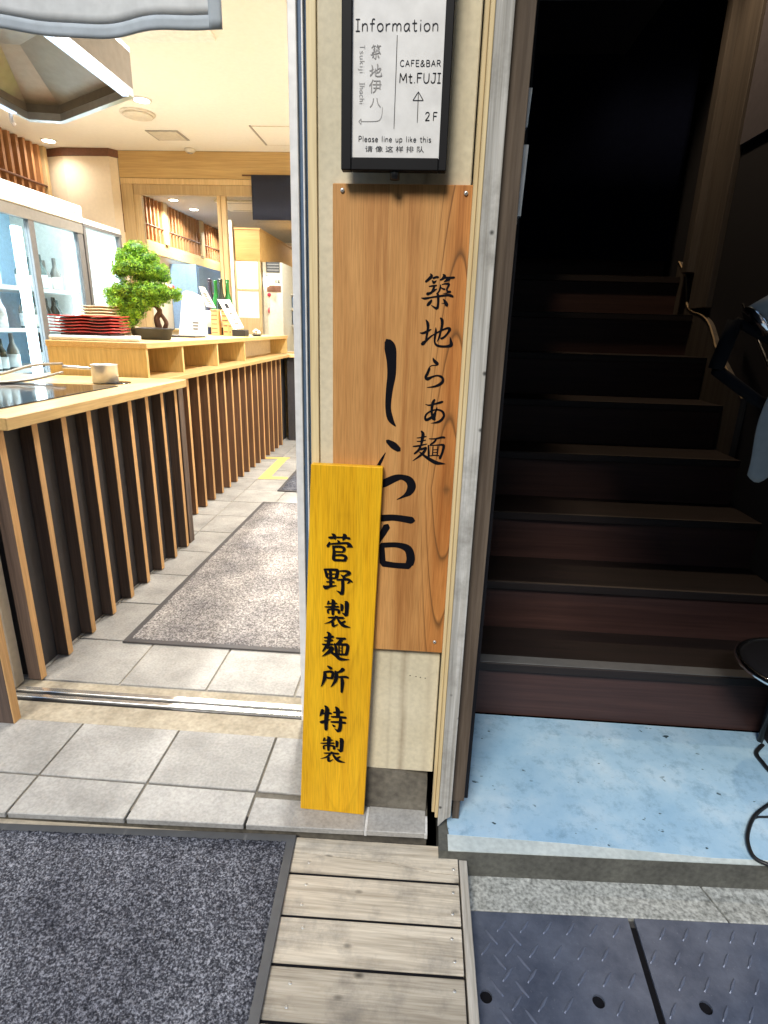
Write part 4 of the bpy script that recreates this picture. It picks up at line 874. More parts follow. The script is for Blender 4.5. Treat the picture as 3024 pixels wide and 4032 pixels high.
cb = tube('power_cable', [(0.902, 1.232, LZ + 0.004), (0.925, 1.246, LZ + 0.004), (0.955, 1.250, LZ + 0.004), (1.03, 1.262, LZ + 0.004)], 0.003, 'cable_black', None, 8, 6)
props(cb, 'thin cord branching off the black cable loop at the right edge', 'cable')
cb = tube('power_cable', [(1.09, 1.53, LZ + 0.01), (1.055, 1.497, LZ + 0.006), (1.05, 1.46, LZ + 0.006), (1.06, 1.40, LZ + 0.006), (1.12, 1.36, LZ + 0.006)], 0.006, 'cable_black', None, 8, 6)
props(cb, 'thick black cable lying by the dark base of the stair wall', 'cable')
# ================================================================== COUNTERS
c1 = thing('slatted_counter', 'near counter with wide gapped slats and pale wooden worktop', 'counter', (-1.6, 2.2, 0))
box('worktop', (-2.15, -1.222, 1.60, 2.93, 0.856, 0.894), 'counter_wood', c1, 0.002)
box('back_panel', (-2.1, -1.297, 1.62, 2.90, 0.0, 0.8555), 'panel_dark', c1)
sref = None
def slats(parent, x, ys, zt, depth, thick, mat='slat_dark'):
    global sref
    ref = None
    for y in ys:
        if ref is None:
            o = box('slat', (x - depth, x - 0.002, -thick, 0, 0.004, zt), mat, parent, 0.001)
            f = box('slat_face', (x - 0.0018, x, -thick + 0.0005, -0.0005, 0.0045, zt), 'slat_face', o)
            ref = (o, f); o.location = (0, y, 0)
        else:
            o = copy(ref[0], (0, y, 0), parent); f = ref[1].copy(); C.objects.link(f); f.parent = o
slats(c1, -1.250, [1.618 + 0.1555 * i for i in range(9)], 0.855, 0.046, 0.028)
box('end_panel', (-1.312, -1.256, 2.895, 2.955, 0.002, 0.8555), 'slat_dark', c1, 0.001)
box('cooktop', (-2.10, -1.355, 1.63, 2.50, 0.8945, 0.899), 'cooktop', c1, 0.001)
c2 = thing('slatted_counter', 'far counter with close dark slats running back beside the runner', 'counter', (-1.7, 4.5, 0))
box('worktop', (-2.10, -1.382, 2.932, 6.19, 0.858, 0.884), 'counter_wood', c2, 0.002)
box('back_panel', (-2.05, -1.470, 2.96, 6.10, 0.0, 0.8575), 'panel_dark', c2)
slats(c2, -1.412, [3.09 + 0.1628 * i for i in range(17)], 0.8575, 0.052, 0.030, 'slat_mid')
cr = thing('return_counter', 'pale counter end with black front closing off the far end of the aisle', 'counter', (-0.9, 6.0, 0))
box('worktop', (-1.381, -0.25, 5.90, 6.19, 0.858, 0.884), 'counter_wood', cr, 0.002)
box('black_front', (-1.411, -0.25, 5.955, 6.15, 0.0, 0.857), 'panel_dark', cr)
# --- open cubby cabinet standing on the far counter
cbn = thing('shelf_cabinet', 'long pale wooden cubby cabinet standing on the far counter', 'cabinet', (-1.7, 4.6, 0.885))
box('top_board', (-1.995, -1.448, 2.995, 6.18, 1.036, 1.066), 'counter_wood', cbn, 0.002)
box('front_end', (-1.990, -1.455, 2.998, 3.022, 0.885, 1.0355), 'box_wood', cbn, 0.001)
box('back_board', (-1.780, -1.765, 3.023, 4.70, 0.885, 1.0355), 'cubby_wood', cbn)
box('back_board', (-1.640, -1.625, 4.73, 6.13, 0.885, 1.0355), 'cream_panel', cbn)
for y in (3.47, 4.07, 4.70): box('divider', (-1.7645, -1.455, y - 0.012, y + 0.012, 0.885, 1.0355), 'box_wood', cbn)
box('divider', (-1.7645, -1.455, 6.14, 6.175, 0.885, 1.0355), 'box_wood', cbn)
tube('white_roll', [(-1.985, 3.03, 1.080), (-1.50, 3.03, 1.080)], 0.013, 'white_plastic', cbn, 14, 0)
# ================================================================== THINGS ON THE COUNTERS
pot = thing('saucepan', 'small steel saucepan with side handle on the worktop', 'pan', (-1.478, 2.62, 0.8945))
lathe('body', [(0.050, 0.8950), (0.057, 0.900), (0.057, 0.976), (0.0585, 0.980), (0.055, 0.980), (0.054, 0.935), (0.04, 0.930)], (-1.478, 2.62, 0), 'steel', pot, 32)
tube('handle', [(-1.53, 2.615, 0.958), (-1.59, 2.60, 0.962), (-1.655, 2.585, 0.966)], [0.006, 0.0085], 'steel', pot, 10, 3)
lathe('pot_stand', [(0.075, 0.8945), (0.075, 0.8975)], (-1.45, 2.64, 0), 'cooktop', pot, 28)
ld = thing('serving_tongs', 'grey metal tongs lying on the dark cooktop at the left', 'tongs', (-1.9, 2.45, 0.90))
tube('arm', [(-2.05, 2.15, 0.910), (-1.93, 2.50, 0.925), (-1.90, 2.72, 0.955), (-1.83, 2.86, 0.958)], 0.007, 'fridge_grey', ld, 8, 5)
tube('arm', [(-2.05, 2.15, 0.910), (-1.80, 2.45, 0.905), (-1.70, 2.65, 0.935)], 0.006, 'fridge_grey', ld, 8, 5)
# stacks
def tray(k, z, mat, mat2, cx, cy, w, d, group, label, wave, cat='tray'):
    t = thing(cat, label, cat, (cx, cy, z), group)
    nx, ny = 14, 5; bm = bmesh.new(); G_ = []
    for s, h in ((0, 0.0), (1, 0.004)):
        rows = []
        for i in range(nx + 1):
            row = []
            for j in range(ny + 1):
                u, v = i / nx - 0.5, j / ny - 0.5
                e = max(abs(u) * 2, abs(v) * 2) ** 6
                zz = z + 0.011 + h + 0.006 * e + wave * math.sin(2 * math.pi * (u * 2.0 + 0.15)) * (1 if abs(v) > 0.3 else 0.3)
                row.append(bm.verts.new((cx + u * w, cy + v * d, zz)))
            rows.append(row)
        G_.append(rows)
    for rows in G_:
        for i in range(nx):
            for j in range(ny): bm.faces.new([rows[i][j], rows[i + 1][j], rows[i + 1][j + 1], rows[i][j + 1]])
    for i in range(nx):
        for j in (0, ny): bm.faces.new([G_[0][i][j], G_[0][i + 1][j], G_[1][i + 1][j], G_[1][i][j]])
    for j in range(ny):
        for i in (0, nx): bm.faces.new([G_[0][i][j], G_[0][i][j + 1], G_[1][i][j + 1], G_[1][i][j]])
    bmesh.ops.recalc_face_normals(bm, faces=bm.faces)
    link('rim', done(bm, 'rim', True), mat, t)
    box('foot', (cx - w * 0.36, cx + w * 0.44, cy - d * 0.40, cy + d * 0.40, z, z + 0.0105), mat2, t, 0.003)
words_ = ['lowest', 'second lowest', 'third from the bottom', 'third from the top', 'second from the top', 'topmost']
for k in range(6): tray(k, 1.093 + 0.0158 * k, 'lacquer_red', 'lacquer_dark', -1.835 + (k % 2) * 0.006, 3.16, 0.345, 0.20, 'stacked red lacquer trays', words_[k] + ' red lacquer tray in the stack on the cabinet', 0.0028)
box('tray_cloth', (-1.99, -1.62, 3.06, 3.30, 1.0662, 1.0925), 'white_plastic', None, 0.003, label='white board under the stack of red trays', cat='board')
num = ['lowest', 'second', 'third', 'fourth', 'fifth', 'sixth', 'seventh', 'eighth', 'ninth', 'tenth', 'topmost']
for k in range(11): tray(k, 1.0665 + 0.0165 * k, 'plate_cream', 'plate_cream', -1.945 + random.uniform(-.004, .004), 3.56, 0.265, 0.21, 'stacked cream plates', (num[k] if k in (0, 10) else num[k] + ' from bottom') + ' cream plate in the stack behind the red trays', 0.0012, 'plate')
# bonsai
bz = thing('bonsai_tree', 'small bonsai tree with bright green foliage pads in a black pot', 'bonsai', (-1.67, 3.55, 1.066))
def oval(name, prof, c, sx, sy, mat, parent, seg=28):
    o = lathe(name, prof, (0, 0, 0), mat, parent, seg)
    for v in o.data.vertices: v.co.x = c[0] + v.co.x * sx; v.co.y = c[1] + v.co.y * sy; v.co.z += c[2]
    return o
oval('pot', [(0.105, 0.0), (0.112, 0.006), (0.128, 0.056), (0.138, 0.060), (0.138, 0.068), (0.128, 0.068), (0.124, 0.058)], (-1.672, 3.55, 1.067), 1.0, 0.72, 'pot_black', bz)
oval('soil', [(0.122, 0.054), (0.10, 0.064), (0.05, 0.072)], (-1.672, 3.55, 1.067), 1.0, 0.72, 'soil', bz)
tube('trunk', [(-1.625, 3.55, 1.135), (-1.632, 3.545, 1.19), (-1.612, 3.55, 1.235), (-1.66, 3.55, 1.30), (-1.655, 3.55, 1.38), (-1.69, 3.55, 1.47), (-1.69, 3.55, 1.52)], [0.020, 0.006], 'bark', bz, 10, 5)
tube('trunk', [(-1.590, 3.55, 1.132), (-1.575, 3.545, 1.165), (-1.592, 3.55, 1.195), (-1.615, 3.55, 1.225)], [0.014, 0.010], 'bark', bz, 10, 5)
tube('branch', [(-1.64, 3.55, 1.26), (-1.71, 3.54, 1.27), (-1.78, 3.54, 1.28)], [0.010, 0.004], 'bark', bz, 8, 4)
pads = [(-1.715, 3.54, 1.572, 0.066, 0.055, 0.042), (-1.765, 3.52, 1.525, 0.078, 0.06, 0.046), (-1.665, 3.54, 1.520, 0.078, 0.06, 0.046), (-1.735, 3.50, 1.472, 0.112, 0.07, 0.050), (-1.625, 3.53, 1.455, 0.100, 0.06, 0.046), (-1.81, 3.52, 1.445, 0.060, 0.045, 0.036),
        (-1.575, 3.54, 1.420, 0.062, 0.045, 0.036), (-1.70, 3.54, 1.420, 0.060, 0.04, 0.030), (-1.755, 3.50, 1.350, 0.112, 0.07, 0.042), (-1.855, 3.52, 1.318, 0.078, 0.055, 0.042), (-1.64, 3.50, 1.350, 0.108, 0.07, 0.048), (-1.540, 3.53, 1.330, 0.088, 0.05, 0.038), (-1.81, 3.50, 1.275, 0.092, 0.06, 0.052), (-1.70, 3.50, 1.290, 0.090, 0.06, 0.056), (-1.605, 3.52, 1.300, 0.075, 0.05, 0.036),
        (-1.795, 3.50, 1.220, 0.078, 0.05, 0.046), (-1.735, 3.50, 1.230, 0.064, 0.05, 0.045), (-1.770, 3.50, 1.172, 0.058, 0.04, 0.034)]
V = []; F = []; bm = bmesh.new()
for (cx, cy, cz, rx, ry, rz) in pads:
    r0 = bmesh.ops.create_icosphere(bm, subdivisions=2, radius=1.0)
    for v in r0['verts']: v.co = Vector((cx + v.co.x * rx * 0.80, cy + v.co.y * ry * 0.80, cz + v.co.z * rz * 0.80))
    for k in range(int(60 * (rx * rz / 0.0028))):      # little cauliflower clumps over the pad, each bristling with leaves
        d = rng.normal(size=3); d[1] -= 0.35; d /= np.linalg.norm(d)
        c = np.array([cx + d[0] * rx * 0.9, cy + d[1] * ry * 0.9, cz + d[2] * rz * 0.9]); r = rng.uniform(0.010, 0.016)
        for q in range(34):
            e = rng.normal(size=3); e /= np.linalg.norm(e); p = c + e * r * 0.75; L = rng.uniform(0.0045, 0.0085)
            s_ = np.cross(e, rng.normal(size=3)); s_ /= np.linalg.norm(s_); e2 = e + rng.normal(size=3) * 0.35; i0 = len(V); w = L * 0.42
            V += [p, p + e2 * L * 0.5 + s_ * w, p + e2 * L, p + e2 * L * 0.5 - s_ * w]; F.append((i0, i0 + 1, i0 + 2, i0 + 3))
link('inner_foliage', done(bm, 'inner_foliage', True), 'foliage_core', bz, kind='stuff')
me = bpy.data.meshes.new('foliage'); me.from_pydata([tuple(v) for v in V], [], F); me.update()
link('foliage', me, 'foliage', bz, kind='stuff')
hb = thing('fridge_tag', 'small red and white heart shaped tag behind the bonsai', 'tag', (-1.80, 4.05, 1.40))
lathe('red_part', [(0.022, 4.06), (0.022, 4.05)], (-1.745, 0, 1.392), 'red_plastic', hb, 20, 'Y'); lathe('white_part', [(0.013, 4.0495), (0.010, 4.0470)], (-1.748, 0, 1.404), 'white_plastic', hb, 14, 'Y')
# menu cards and dispenser
md = thing('napkin_dispenser', 'white table stand with slanted sides behind the bonsai', 'dispenser', (-1.78, 4.5, 1.066))
prism('body', [(-1.885, 1.0665), (-1.70, 1.0665), (-1.70, 1.20), (-1.72, 1.36), (-1.805, 1.395), (-1.83, 1.38)], 'Y', 4.44, 4.56, 'white_plastic', md, bev=0.003)
box('label_patch', (-1.775, -1.705, 4.437, 4.4395, 1.10, 1.19), 'paper', md)
for k in range(3): box('print_row', (-1.765, -1.72 - 0.004 * k, 4.4355, 4.4365, 1.165 - 0.022 * k, 1.173 - 0.022 * k), 'ink_grey', md)
def slant_card(name, label, cat, bl, br, tl, tr, y0, y1, mat, rows, th=0.006):
    t = thing(name, label, cat, ((bl[0] + br[0]) / 2, y0, bl[1]))
    def at(u, v, o):
        x = (bl[0] * (1 - u) + br[0] * u) * (1 - v) + (tl[0] * (1 - u) + tr[0] * u) * v
        z = (bl[1] * (1 - u) + br[1] * u) * (1 - v) + (tl[1] * (1 - u) + tr[1] * u) * v
        return (x, y0 + (y1 - y0) * v + o, z)
    hexa('card', [at(0, 0, 0), at(1, 0, 0), at(1, 0, th), at(0, 0, th)], [at(0, 1, 0), at(1, 1, 0), at(1, 1, th), at(0, 1, th)], mat, t)
    for (u0, u1, v0, v1) in rows:
        hexa('print_row', [at(u0, v0, -0.0012), at(u1, v0, -0.0012), at(u1, v0, -0.0004), at(u0, v0, -0.0004)], [at(u0, v1, -0.0012), at(u1, v1, -0.0012), at(u1, v1, -0.0004), at(u0, v1, -0.0004)], 'ink_grey', t)
    return t
slant_card('menu_card', 'cream curved menu card standing behind the white stand', 'menu', (-1.640, 1.285), (-1.567, 1.278), (-1.697, 1.428), (-1.655, 1.422), 4.40, 4.43, 'card', [(0.25, 0.75, 0.62, 0.68), (0.3, 0.7, 0.52, 0.57), (0.3, 0.7, 0.38, 0.43), (0.35, 0.75, 0.28, 0.33), (0.4, 0.8, 0.15, 0.20)])
mc = slant_card('menu_card', 'slanted framed menu card on a black stand near the cabinet end', 'menu', (-1.655, 1.128), (-1.565, 1.136), (-1.805, 1.365), (-1.70, 1.365), 5.05, 5.12, 'card', [(0.35, 0.65, 0.70, 0.86), (0.4, 0.62, 0.50, 0.53), (0.42, 0.6, 0.28, 0.32), (0.35, 0.7, 0.14, 0.18)], 0.010)
box('stand', (-1.67, -1.555, 5.05, 5.16, 1.0665, 1.122), 'black_paint', mc, 0.003)
def bottle(label, x, y, z, h, mat, r=0.042):
    t = thing('sake_bottle', label, 'bottle', (x, y, z), 'tall sake bottles on the cabinet')
    lathe('glass_body', [(r * 0.95, z), (r, z + 0.008), (r, z + h * 0.52), (r * 0.85, z + h * 0.62), (r * 0.42, z + h * 0.76), (r * 0.34, z + h * 0.93), (r * 0.40, z + h * 0.94), (r * 0.40, z + h * 0.965)], (x, y, 0), mat, t, 20)
    lathe('cap', [(r * 0.42, z + h * 0.966), (r * 0.42, z + h), (r * 0.3, z + h + 0.002)], (x, y, 0), mat, t, 16)
    lathe('label_band', [(r * 1.015, z + h * 0.14), (r * 1.015, z + h * 0.44)], (x, y, 0), 'bottle_label', t, 20)
zb_ = 1.0665
bottle('purple black sake bottle, leftmost of four behind the menu card', -1.985, 5.45, zb_, 0.48, 'sake_glass_purple', 0.048)
bottle('bright green sake bottle second from the left behind the menu card', -1.925, 5.43, zb_, 0.47, 'sake_glass_green', 0.042)
bottle('black sake bottle third from the left behind the menu card', -1.868, 5.40, zb_, 0.48, 'sake_glass_dark', 0.048)
bottle('light green sake bottle, rightmost of four behind the menu card', -1.825, 5.46, zb_, 0.48, 'sake_glass_green', 0.042)
for i, (x0, x1, y, z0, z1, lab) in enumerate([(-1.905, -1.835, 5.20, 1.0665, 1.285, 'brown grey tall paper box stack left of the menu stand'), (-1.815, -1.745, 5.22, 1.170, 1.285, 'tan paper box on top of the right hand stack'), (-1.80, -1.75, 5.21, 1.0665, 1.168, 'small tan paper box at the bottom of the right hand stack'), (-1.745, -1.715, 5.20, 1.0665, 1.165, 'narrow tan paper box beside the menu stand')]):
    t = thing('paper_box', lab, 'box', ((x0 + x1) / 2, y, z0), 'paper boxes on the cabinet')
    box('carton', (x0, x1, y, y + 0.07, z0, z1), 'parcel', t, 0.002)
    n = max(2, int((z1 - z0) / 0.035))
    for k in range(n): box('band', (x0 + 0.006, x1 - 0.012, y - 0.0012, y - 0.0003, z0 + (k + 0.55) * (z1 - z0) / n, z0 + (k + 0.72) * (z1 - z0) / n), 'rail_wood', t)
box('wooden_block', (-1.885, -1.83, 4.82, 4.88, 1.0665, 1.105), 'parcel', None, 0.002, label='small tan wooden block on the cabinet below the curved menu', cat='block')
o = box('serving_tray', (-1.93, -1.66, 4.20, 4.40, 1.0665, 1.079), 'black_paint', None, 0.003, label='flat black tray on the cabinet beside the bonsai pot', cat='tray')
fw = thing('flower_dish', 'small dish with white flowers at the far end of the cabinet', 'flowers', (-1.52, 5.3, 1.066))
lathe('dish', [(0.03, 1.0665), (0.05, 1.083), (0.046, 1.083), (0.02, 1.075)], (-1.525, 5.3, 0), 'pot_black', fw, 18)
for k in range(7):
    a = k * 0.9; lathe('petal', [(0.004, 0), (0.013, 0.010), (0.004, 0.018)], (-1.525 + 0.026 * math.cos(a), 5.3 + 0.026 * math.sin(a), 1.087 + 0.012 * (k % 3)), 'white_plastic', fw, 8)
# ================================================================== REFRIGERATORS
def fridge(label, x, y0, y1, ztop, header, stiles, x_back, sign):
    t = thing('display_fridge', label, 'fridge', ((x + x_back) / 2, (y0 + y1) / 2, 0.0), 'glass display fridges along the left wall')
    boxes('cabinet', [(x_back, x - 0.03, y0, y0 + 0.03, 0.02, ztop), (x_back, x - 0.03, y1 - 0.03, y1, 0.02, ztop), (x_back, x, y0, y1, ztop - 0.04, ztop), (x_back, x - 0.01, y0 + 0.03, y1 - 0.03, 0.02, 0.45)], 'fridge_white', t)
    box('liner', (x_back + 0.001, x_back + 0.03, y0 + 0.031, y1 - 0.031, 0.451, ztop - 0.041), 'fridge_liner', t)
    if header:
        box('header', (x - 0.03, x + 0.02, y0, y1, ztop - 0.125, ztop + 0.001), 'fridge_white', t, 0.006)
        box('header_rail', (x - 0.03, x + 0.012, y0, y1, ztop - 0.20, ztop - 0.1255), 'fridge_grey', t)
        lathe('badge', [(0.020, x + 0.0205), (0.020, x + 0.0225), (0.015, x + 0.0227)], (0, y1 - 0.09, ztop - 0.055), 'ink_grey', t, 20, 'X')
        lathe('badge_centre', [(0.015, x + 0.0228), (0.013, x + 0.0236)], (0, y1 - 0.09, ztop - 0.055), 'fridge_white', t, 20, 'X')
        zt = ztop - 0.20
    else:
        box('header_rail', (x - 0.03, x + 0.01, y0, y1, ztop - 0.065, ztop - 0.04), 'fridge_frame', t); zt = ztop - 0.065
    for a, b in stiles: box('stile', (x - 0.028, x + 0.008, a, b, 0.45, zt), 'fridge_frame', t)
    for (a, b), (c, d) in zip(stiles, stiles[1:]): box('door_glass', (x - 0.012, x - 0.008, b, c, 0.46, zt - 0.001), 'fridge_glass', t)
    for z in (0.80, 1.08, 1.36) if header else (0.95, 1.50):
        sh = boxes('shelf', [(x_back + 0.04, x - 0.06, y0 + 0.04, y1 - 0.04, z, z + 0.006), (x - 0.062, x - 0.056, y0 + 0.04, y1 - 0.04, z - 0.005, z + 0.022)], 'white_plastic', t)
    return t, zt
fa, zt = fridge('large drinks fridge with two glass doors and cream header at the far left', -2.80, 3.30, 4.875, 2.022, True, [(3.30, 3.36), (4.205, 4.265), (4.80, 4.87)], -3.40, 1)
box('light_tube', (-2.872, -2.835, 4.115, 4.190, 0.55, 1.77), 'tube_glow', fa, 0.004)
box('light_tube', (-2.88, -2.84, 4.755, 4.790, 0.55, 1.77), 'tube_glow', fa, 0.004)
box('light_tube', (-3.0, -2.90, 3.40, 4.80, 1.955, 1.975), 'tube_glow', fa, 0.004)
fb_, _ = fridge('smaller bright glass fridge between the large fridge and the column', -2.80, 4.890, 5.50, 1.945, False, [(4.890, 4.925), (5.455, 5.495)], -3.30, 1)
box('back_light', (-3.268, -3.255, 4.96, 5.44, 0.7, 1.86), 'panel_glow', fb_, 0.004)
box('light_tube', (-3.10, -3.06, 5.16, 5.34, 0.75, 1.74), 'tube_glow', fb_, 0.03)
box('light_tube', (-2.86, -2.838, 5.43, 5.45, 0.6, 1.85), 'tube_glow', fb_, 0.003)
fk = 0
for z, ys_ in ((0.806, (3.68, 3.77, 3.87, 3.97, 4.07, 4.34, 4.45, 4.56)), (1.086, (3.66, 3.75, 3.84, 3.93, 4.03, 4.31, 4.39, 4.47, 4.55, 4.63, 4.71)), (1.366, (3.66, 3.75, 3.84, 3.94, 4.04, 4.32, 4.42, 4.53, 4.62, 4.71))):
    for y in ys_:
        h = random.uniform(0.22, 0.265); x = -2.98 + random.uniform(-0.02, 0.02); fk += 1
        t = thing('chilled_bottle', None, 'bottle', (x, y, z), 'bottles inside the large fridge')
        side = [q for q in ys_ if (q < 4.2) == (y < 4.2)]; od = ['leftmost', 'second', 'third', 'fourth', 'fifth', 'sixth']
        t['label'] = '%s bottle from the left on the %s shelf behind the %s fridge door' % (od[side.index(y)], {0.806: 'low', 1.086: 'middle', 1.366: 'top'}[z], 'left' if y < 4.2 else 'right')
        r = random.uniform(0.034, 0.042)
        lathe('glass_body', [(r, z + 0.001), (r, z + h * 0.55), (r * 0.4, z + h * 0.75), (r * 0.36, z + h)], (x, y, 0), random.choice(['fridge_bottle', 'sake_glass_dark', 'fridge_grey', 'steel']), t, 14)
        lathe('label_band', [(r * 1.02, z + h * 0.1), (r * 1.02, z + h * 0.45)], (x, y, 0), random.choice(['bottle_label', 'card', 'bottle_label']), t, 14)
pc = thing('price_cards', 'small cream tag with black writing on top of the large fridge', 'sign', (-2.83, 3.92, 2.03))
box('card', (-2.80, -2.795, 3.86, 3.99, 2.024, 2.10), 'card', pc)
box('print_row', (-2.7945, -2.7935, 3.90, 3.97, 2.05, 2.075), 'ink', pc)
# ================================================================== ROOM FITTINGS
# hood
hd = thing('cooking_hood', 'brown grey steel cooking hood with bright rim lights hanging at upper left', 'hood', (-1.5, 2.2, 2.0))
plan = [(-1.18, 1.45), (-1.18, 2.538), (-1.655, 2.845), (-1.795, 2.82), (-1.795, 1.45)]
def ins_(p, k): c = Vector((-1.49, 2.1)); return (c.x + (p[0] - c.x) * k, c.y + (p[1] - c.y) * k)
n = len(plan)
for i in range(n):
    a, b = plan[i], plan[(i + 1) % n]; ai, bi = ins_(a, 0.955), ins_(b, 0.955)
    hexa('side_panel', [(a[0], a[1], 2.03), (b[0], b[1], 2.03), (bi[0], bi[1], 2.03), (ai[0], ai[1], 2.03)], [(a[0], a[1], 2.148), (b[0], b[1], 2.148), (bi[0], bi[1], 2.148), (ai[0], ai[1], 2.148)], 'hood_side', hd)
    hexa('rim', [(a[0], a[1], 2.0), (b[0], b[1], 2.0), (bi[0], bi[1], 2.0), (ai[0], ai[1], 2.0)], [(a[0], a[1], 2.029), (b[0], b[1], 2.029), (bi[0], bi[1], 2.029), (ai[0], ai[1], 2.029)], 'hood_rim', hd)
    p0, p1 = ins_(a, 0.954), ins_(b, 0.954); q0, q1 = ins_(a, 0.50), ins_(b, 0.50); r0, r1 = ins_(a, 0.94), ins_(b, 0.94)
    hexa('inner_slope', [(p0[0], p0[1], 2.06), (p1[0], p1[1], 2.06), (p1[0], p1[1], 2.10), (p0[0], p0[1], 2.10)], [(q0[0], q0[1], 2.15), (q1[0], q1[1], 2.15), (q1[0], q1[1], 2.158), (q0[0], q0[1], 2.158)], 'hood_steel', hd)
prism('lid', plan, 'Z', 2.149, 2.165, 'hood_steel', hd)
box('duct', (-1.66, -1.36, 1.6, 1.95, 2.166, 2.745), 'hood_steel', hd)
box('strip_light', (-1.206, -1.1815, 1.50, 2.50, 1.9935, 1.9995), 'strip_glow', hd)
box('strip_light', (-1.794, -1.772, 1.50, 2.70, 1.9935, 1.9995), 'strip_glow', hd)
sw = thing('hanging_hook', 'small grey metal hook under the hood at upper left', 'hook', (-1.79, 2.7, 1.97))
tube('hook', [(-1.80, 2.70, 2.0), (-1.80, 2.70, 1.965), (-1.795, 2.71, 1.955)], 0.008, 'steel', sw, 8, 0)
# entrance curtain
nr = thing('shop_curtain', 'pale grey fabric shop curtain hanging across the top left of the doorway', 'curtain', (-0.9, 1.42, 1.75))
def nf(z_off, z_top):
    def f(u, v):
        x = -1.26 + u * 0.808; zb = 1.757 + 0.011 * math.sin((u - 0.28) * 6.0) * (1 - u) - 0.012 * math.exp(-((u - 0.60) / 0.16) ** 2) + (0.012 if u < 0.3 else 0) * (0.3 - u) / 0.3
        z = zb + z_off + (z_top - zb - z_off) * v
        return (x, 1.415 + 0.012 * math.sin(11 * u + 1.0) * (1 - v * 0.5) + 0.005 * math.sin(29 * u + 3 * v), z)
    return f
sheet('cloth', nf(0.0255, 2.12), 64, 20, 'cloth_white', nr, 0.002)
f0 = nf(0.0, 1.0)
def hem(u, v):
    x, y, z = nf(0.0, 2.12)(u, 0); return (x, y - 0.0004, z + v * 0.025)
sheet('hem', hem, 64, 3, 'cloth_hem', nr, 0.0028)
def hemv(u, v):
    x, y, z = nf(0.0, 2.12)(0.967 + 0.034 * u, v); return (x, y - 0.0012, z)
sheet('side_hem', hemv, 4, 20, 'cloth_hem', nr, 0.0042)
tube('rod', [(-1.31, 1.42, 2.125), (-0.24, 1.42, 2.125)], 0.012, 'brown_old_wood', nr, 10, 0)
# column beside the partition
cm = thing('plaster_column', 'beige plaster column at the back left with brown ceiling trim', 'column', (-3.38, 6.16, 0))
prism('shaft', [(-3.86, 6.198), (-3.62, 6.13), (-3.157, 6.13), (-3.108, 6.198)], 'Z', 0.0, 2.68, 'plaster_warm', cm)
prism('ceiling_trim', [(-3.87, 6.199), (-3.625, 6.122), (-3.150, 6.122), (-3.095, 6.199)], 'Z', 2.681, 2.749, 'rail_wood', cm)
# slatted wall left, room 1 and 2
def wall_slats(label, y0, y1, step, z0, z1, nm):
    t = thing('slatted_wall_panel', label, 'wall panel', (-3.82, (y0 + y1) / 2, z0))
    ref = None; y = y0; k = 0
    while y < y1:
        if ref is None: ref = box('slat', (-3.858, -3.790, -0.017, 0.017, z0, z1), 'wall_slat_wood', t); ref.location = (0, y, 0)
        else: copy(ref, (0, y, 0), t)
        y += step; k += 1
    tube('rail', [(-3.785, y0 - 0.1, 2.40), (-3.785, y1 + 0.05, 2.40)], 0.010, 'rail_wood', t, 8, 0)
    return t
w1 = wall_slats('reddish brown vertical slat panel above the large fridge', 4.60, 6.05, 0.1015, 1.9, 2.745, 's')
box('end_stile', (-3.858, -3.775, 6.075, 6.125, 1.9, 2.749), 'frame_wood', w1)
w2 = wall_slats('vertical slat panel beyond the glass partition lit from above', 6.50, 12.3, 0.115, 2.21, 2.745, 's')
box('lower_board', (-3.858, -3.780, 6.3, 12.4, 2.05, 2.205), 'beam_wood', w2)
for y in (8.75, 10.15): box('divider_post', (-3.857, -3.76, y - 0.06, y + 0.06, 2.21, 2.748), 'frame_wood', w2)
# partition
pt = thing('glazed_partition', 'pale wooden partition with large glass panes at the back of the shop', 'partition', (-1.8, 6.23, 0))
box('header_beam', (-3.104, 0.06, 6.20, 6.32, 2.515, 2.748), 'beam_wood', pt, 0.003)
box('lower_rail', (-3.104, 0.06, 6.205, 6.30, 2.462, 2.512), 'frame_wood', pt, 0.002)
box('upper_rail', (-2.98, 0.06, 6.215, 6.275, 2.370, 2.4615), 'frame_wood', pt, 0.002)
box('side_post', (-3.104, -2.985, 6.205, 6.30, 0.0, 2.4615), 'frame_wood', pt, 0.002)
box('stile', (-2.9845, -2.915, 6.215, 6.275, 0.9, 2.3695), 'frame_wood', pt, 0.002)
box('stile', (-2.140, -2.105, 6.215, 6.275, 0.9, 2.3695), 'frame_wood', pt, 0.002)
box('stile', (-2.102, -2.055, 6.222, 6.285, 0.9, 2.3695), 'frame_wood', pt, 0.002)
box('stile', (-1.10, -1.05, 6.215, 6.275, 0.9, 2.3695), 'frame_wood', pt, 0.002)
box('sill', (-2.9845, 0.06, 6.2, 6.29, 0.82, 0.899), 'frame_wood', pt, 0.002)
box('apron', (-2.9845, 0.06, 6.21, 6.28, 0.0, 0.8195), 'beam_wood', pt)
box('pane', (-2.914, -2.141, 6.240, 6.246, 0.9, 2.3695), 'pane_glass', pt)
box('pane', (-2.054, -1.101, 6.248, 6.254, 0.9, 2.3695), 'pane_glass', pt)
nv = thing('shop_curtain', 'dark navy fabric curtain hanging from the back partition beam', 'curtain', (-1.5, 6.17, 2.15))
sheet('cloth', lambda u, v: (-1.768 + u * 0.52, 6.165 + 0.004 * math.sin(9 * u), 2.152 + v * 0.392), 20, 4, 'cloth_navy', nv, 0.004)
tube('rod', [(-1.86, 6.178, 2.542), (-1.0, 6.178, 2.542)], 0.007, 'rail_wood', nv, 8, 0)
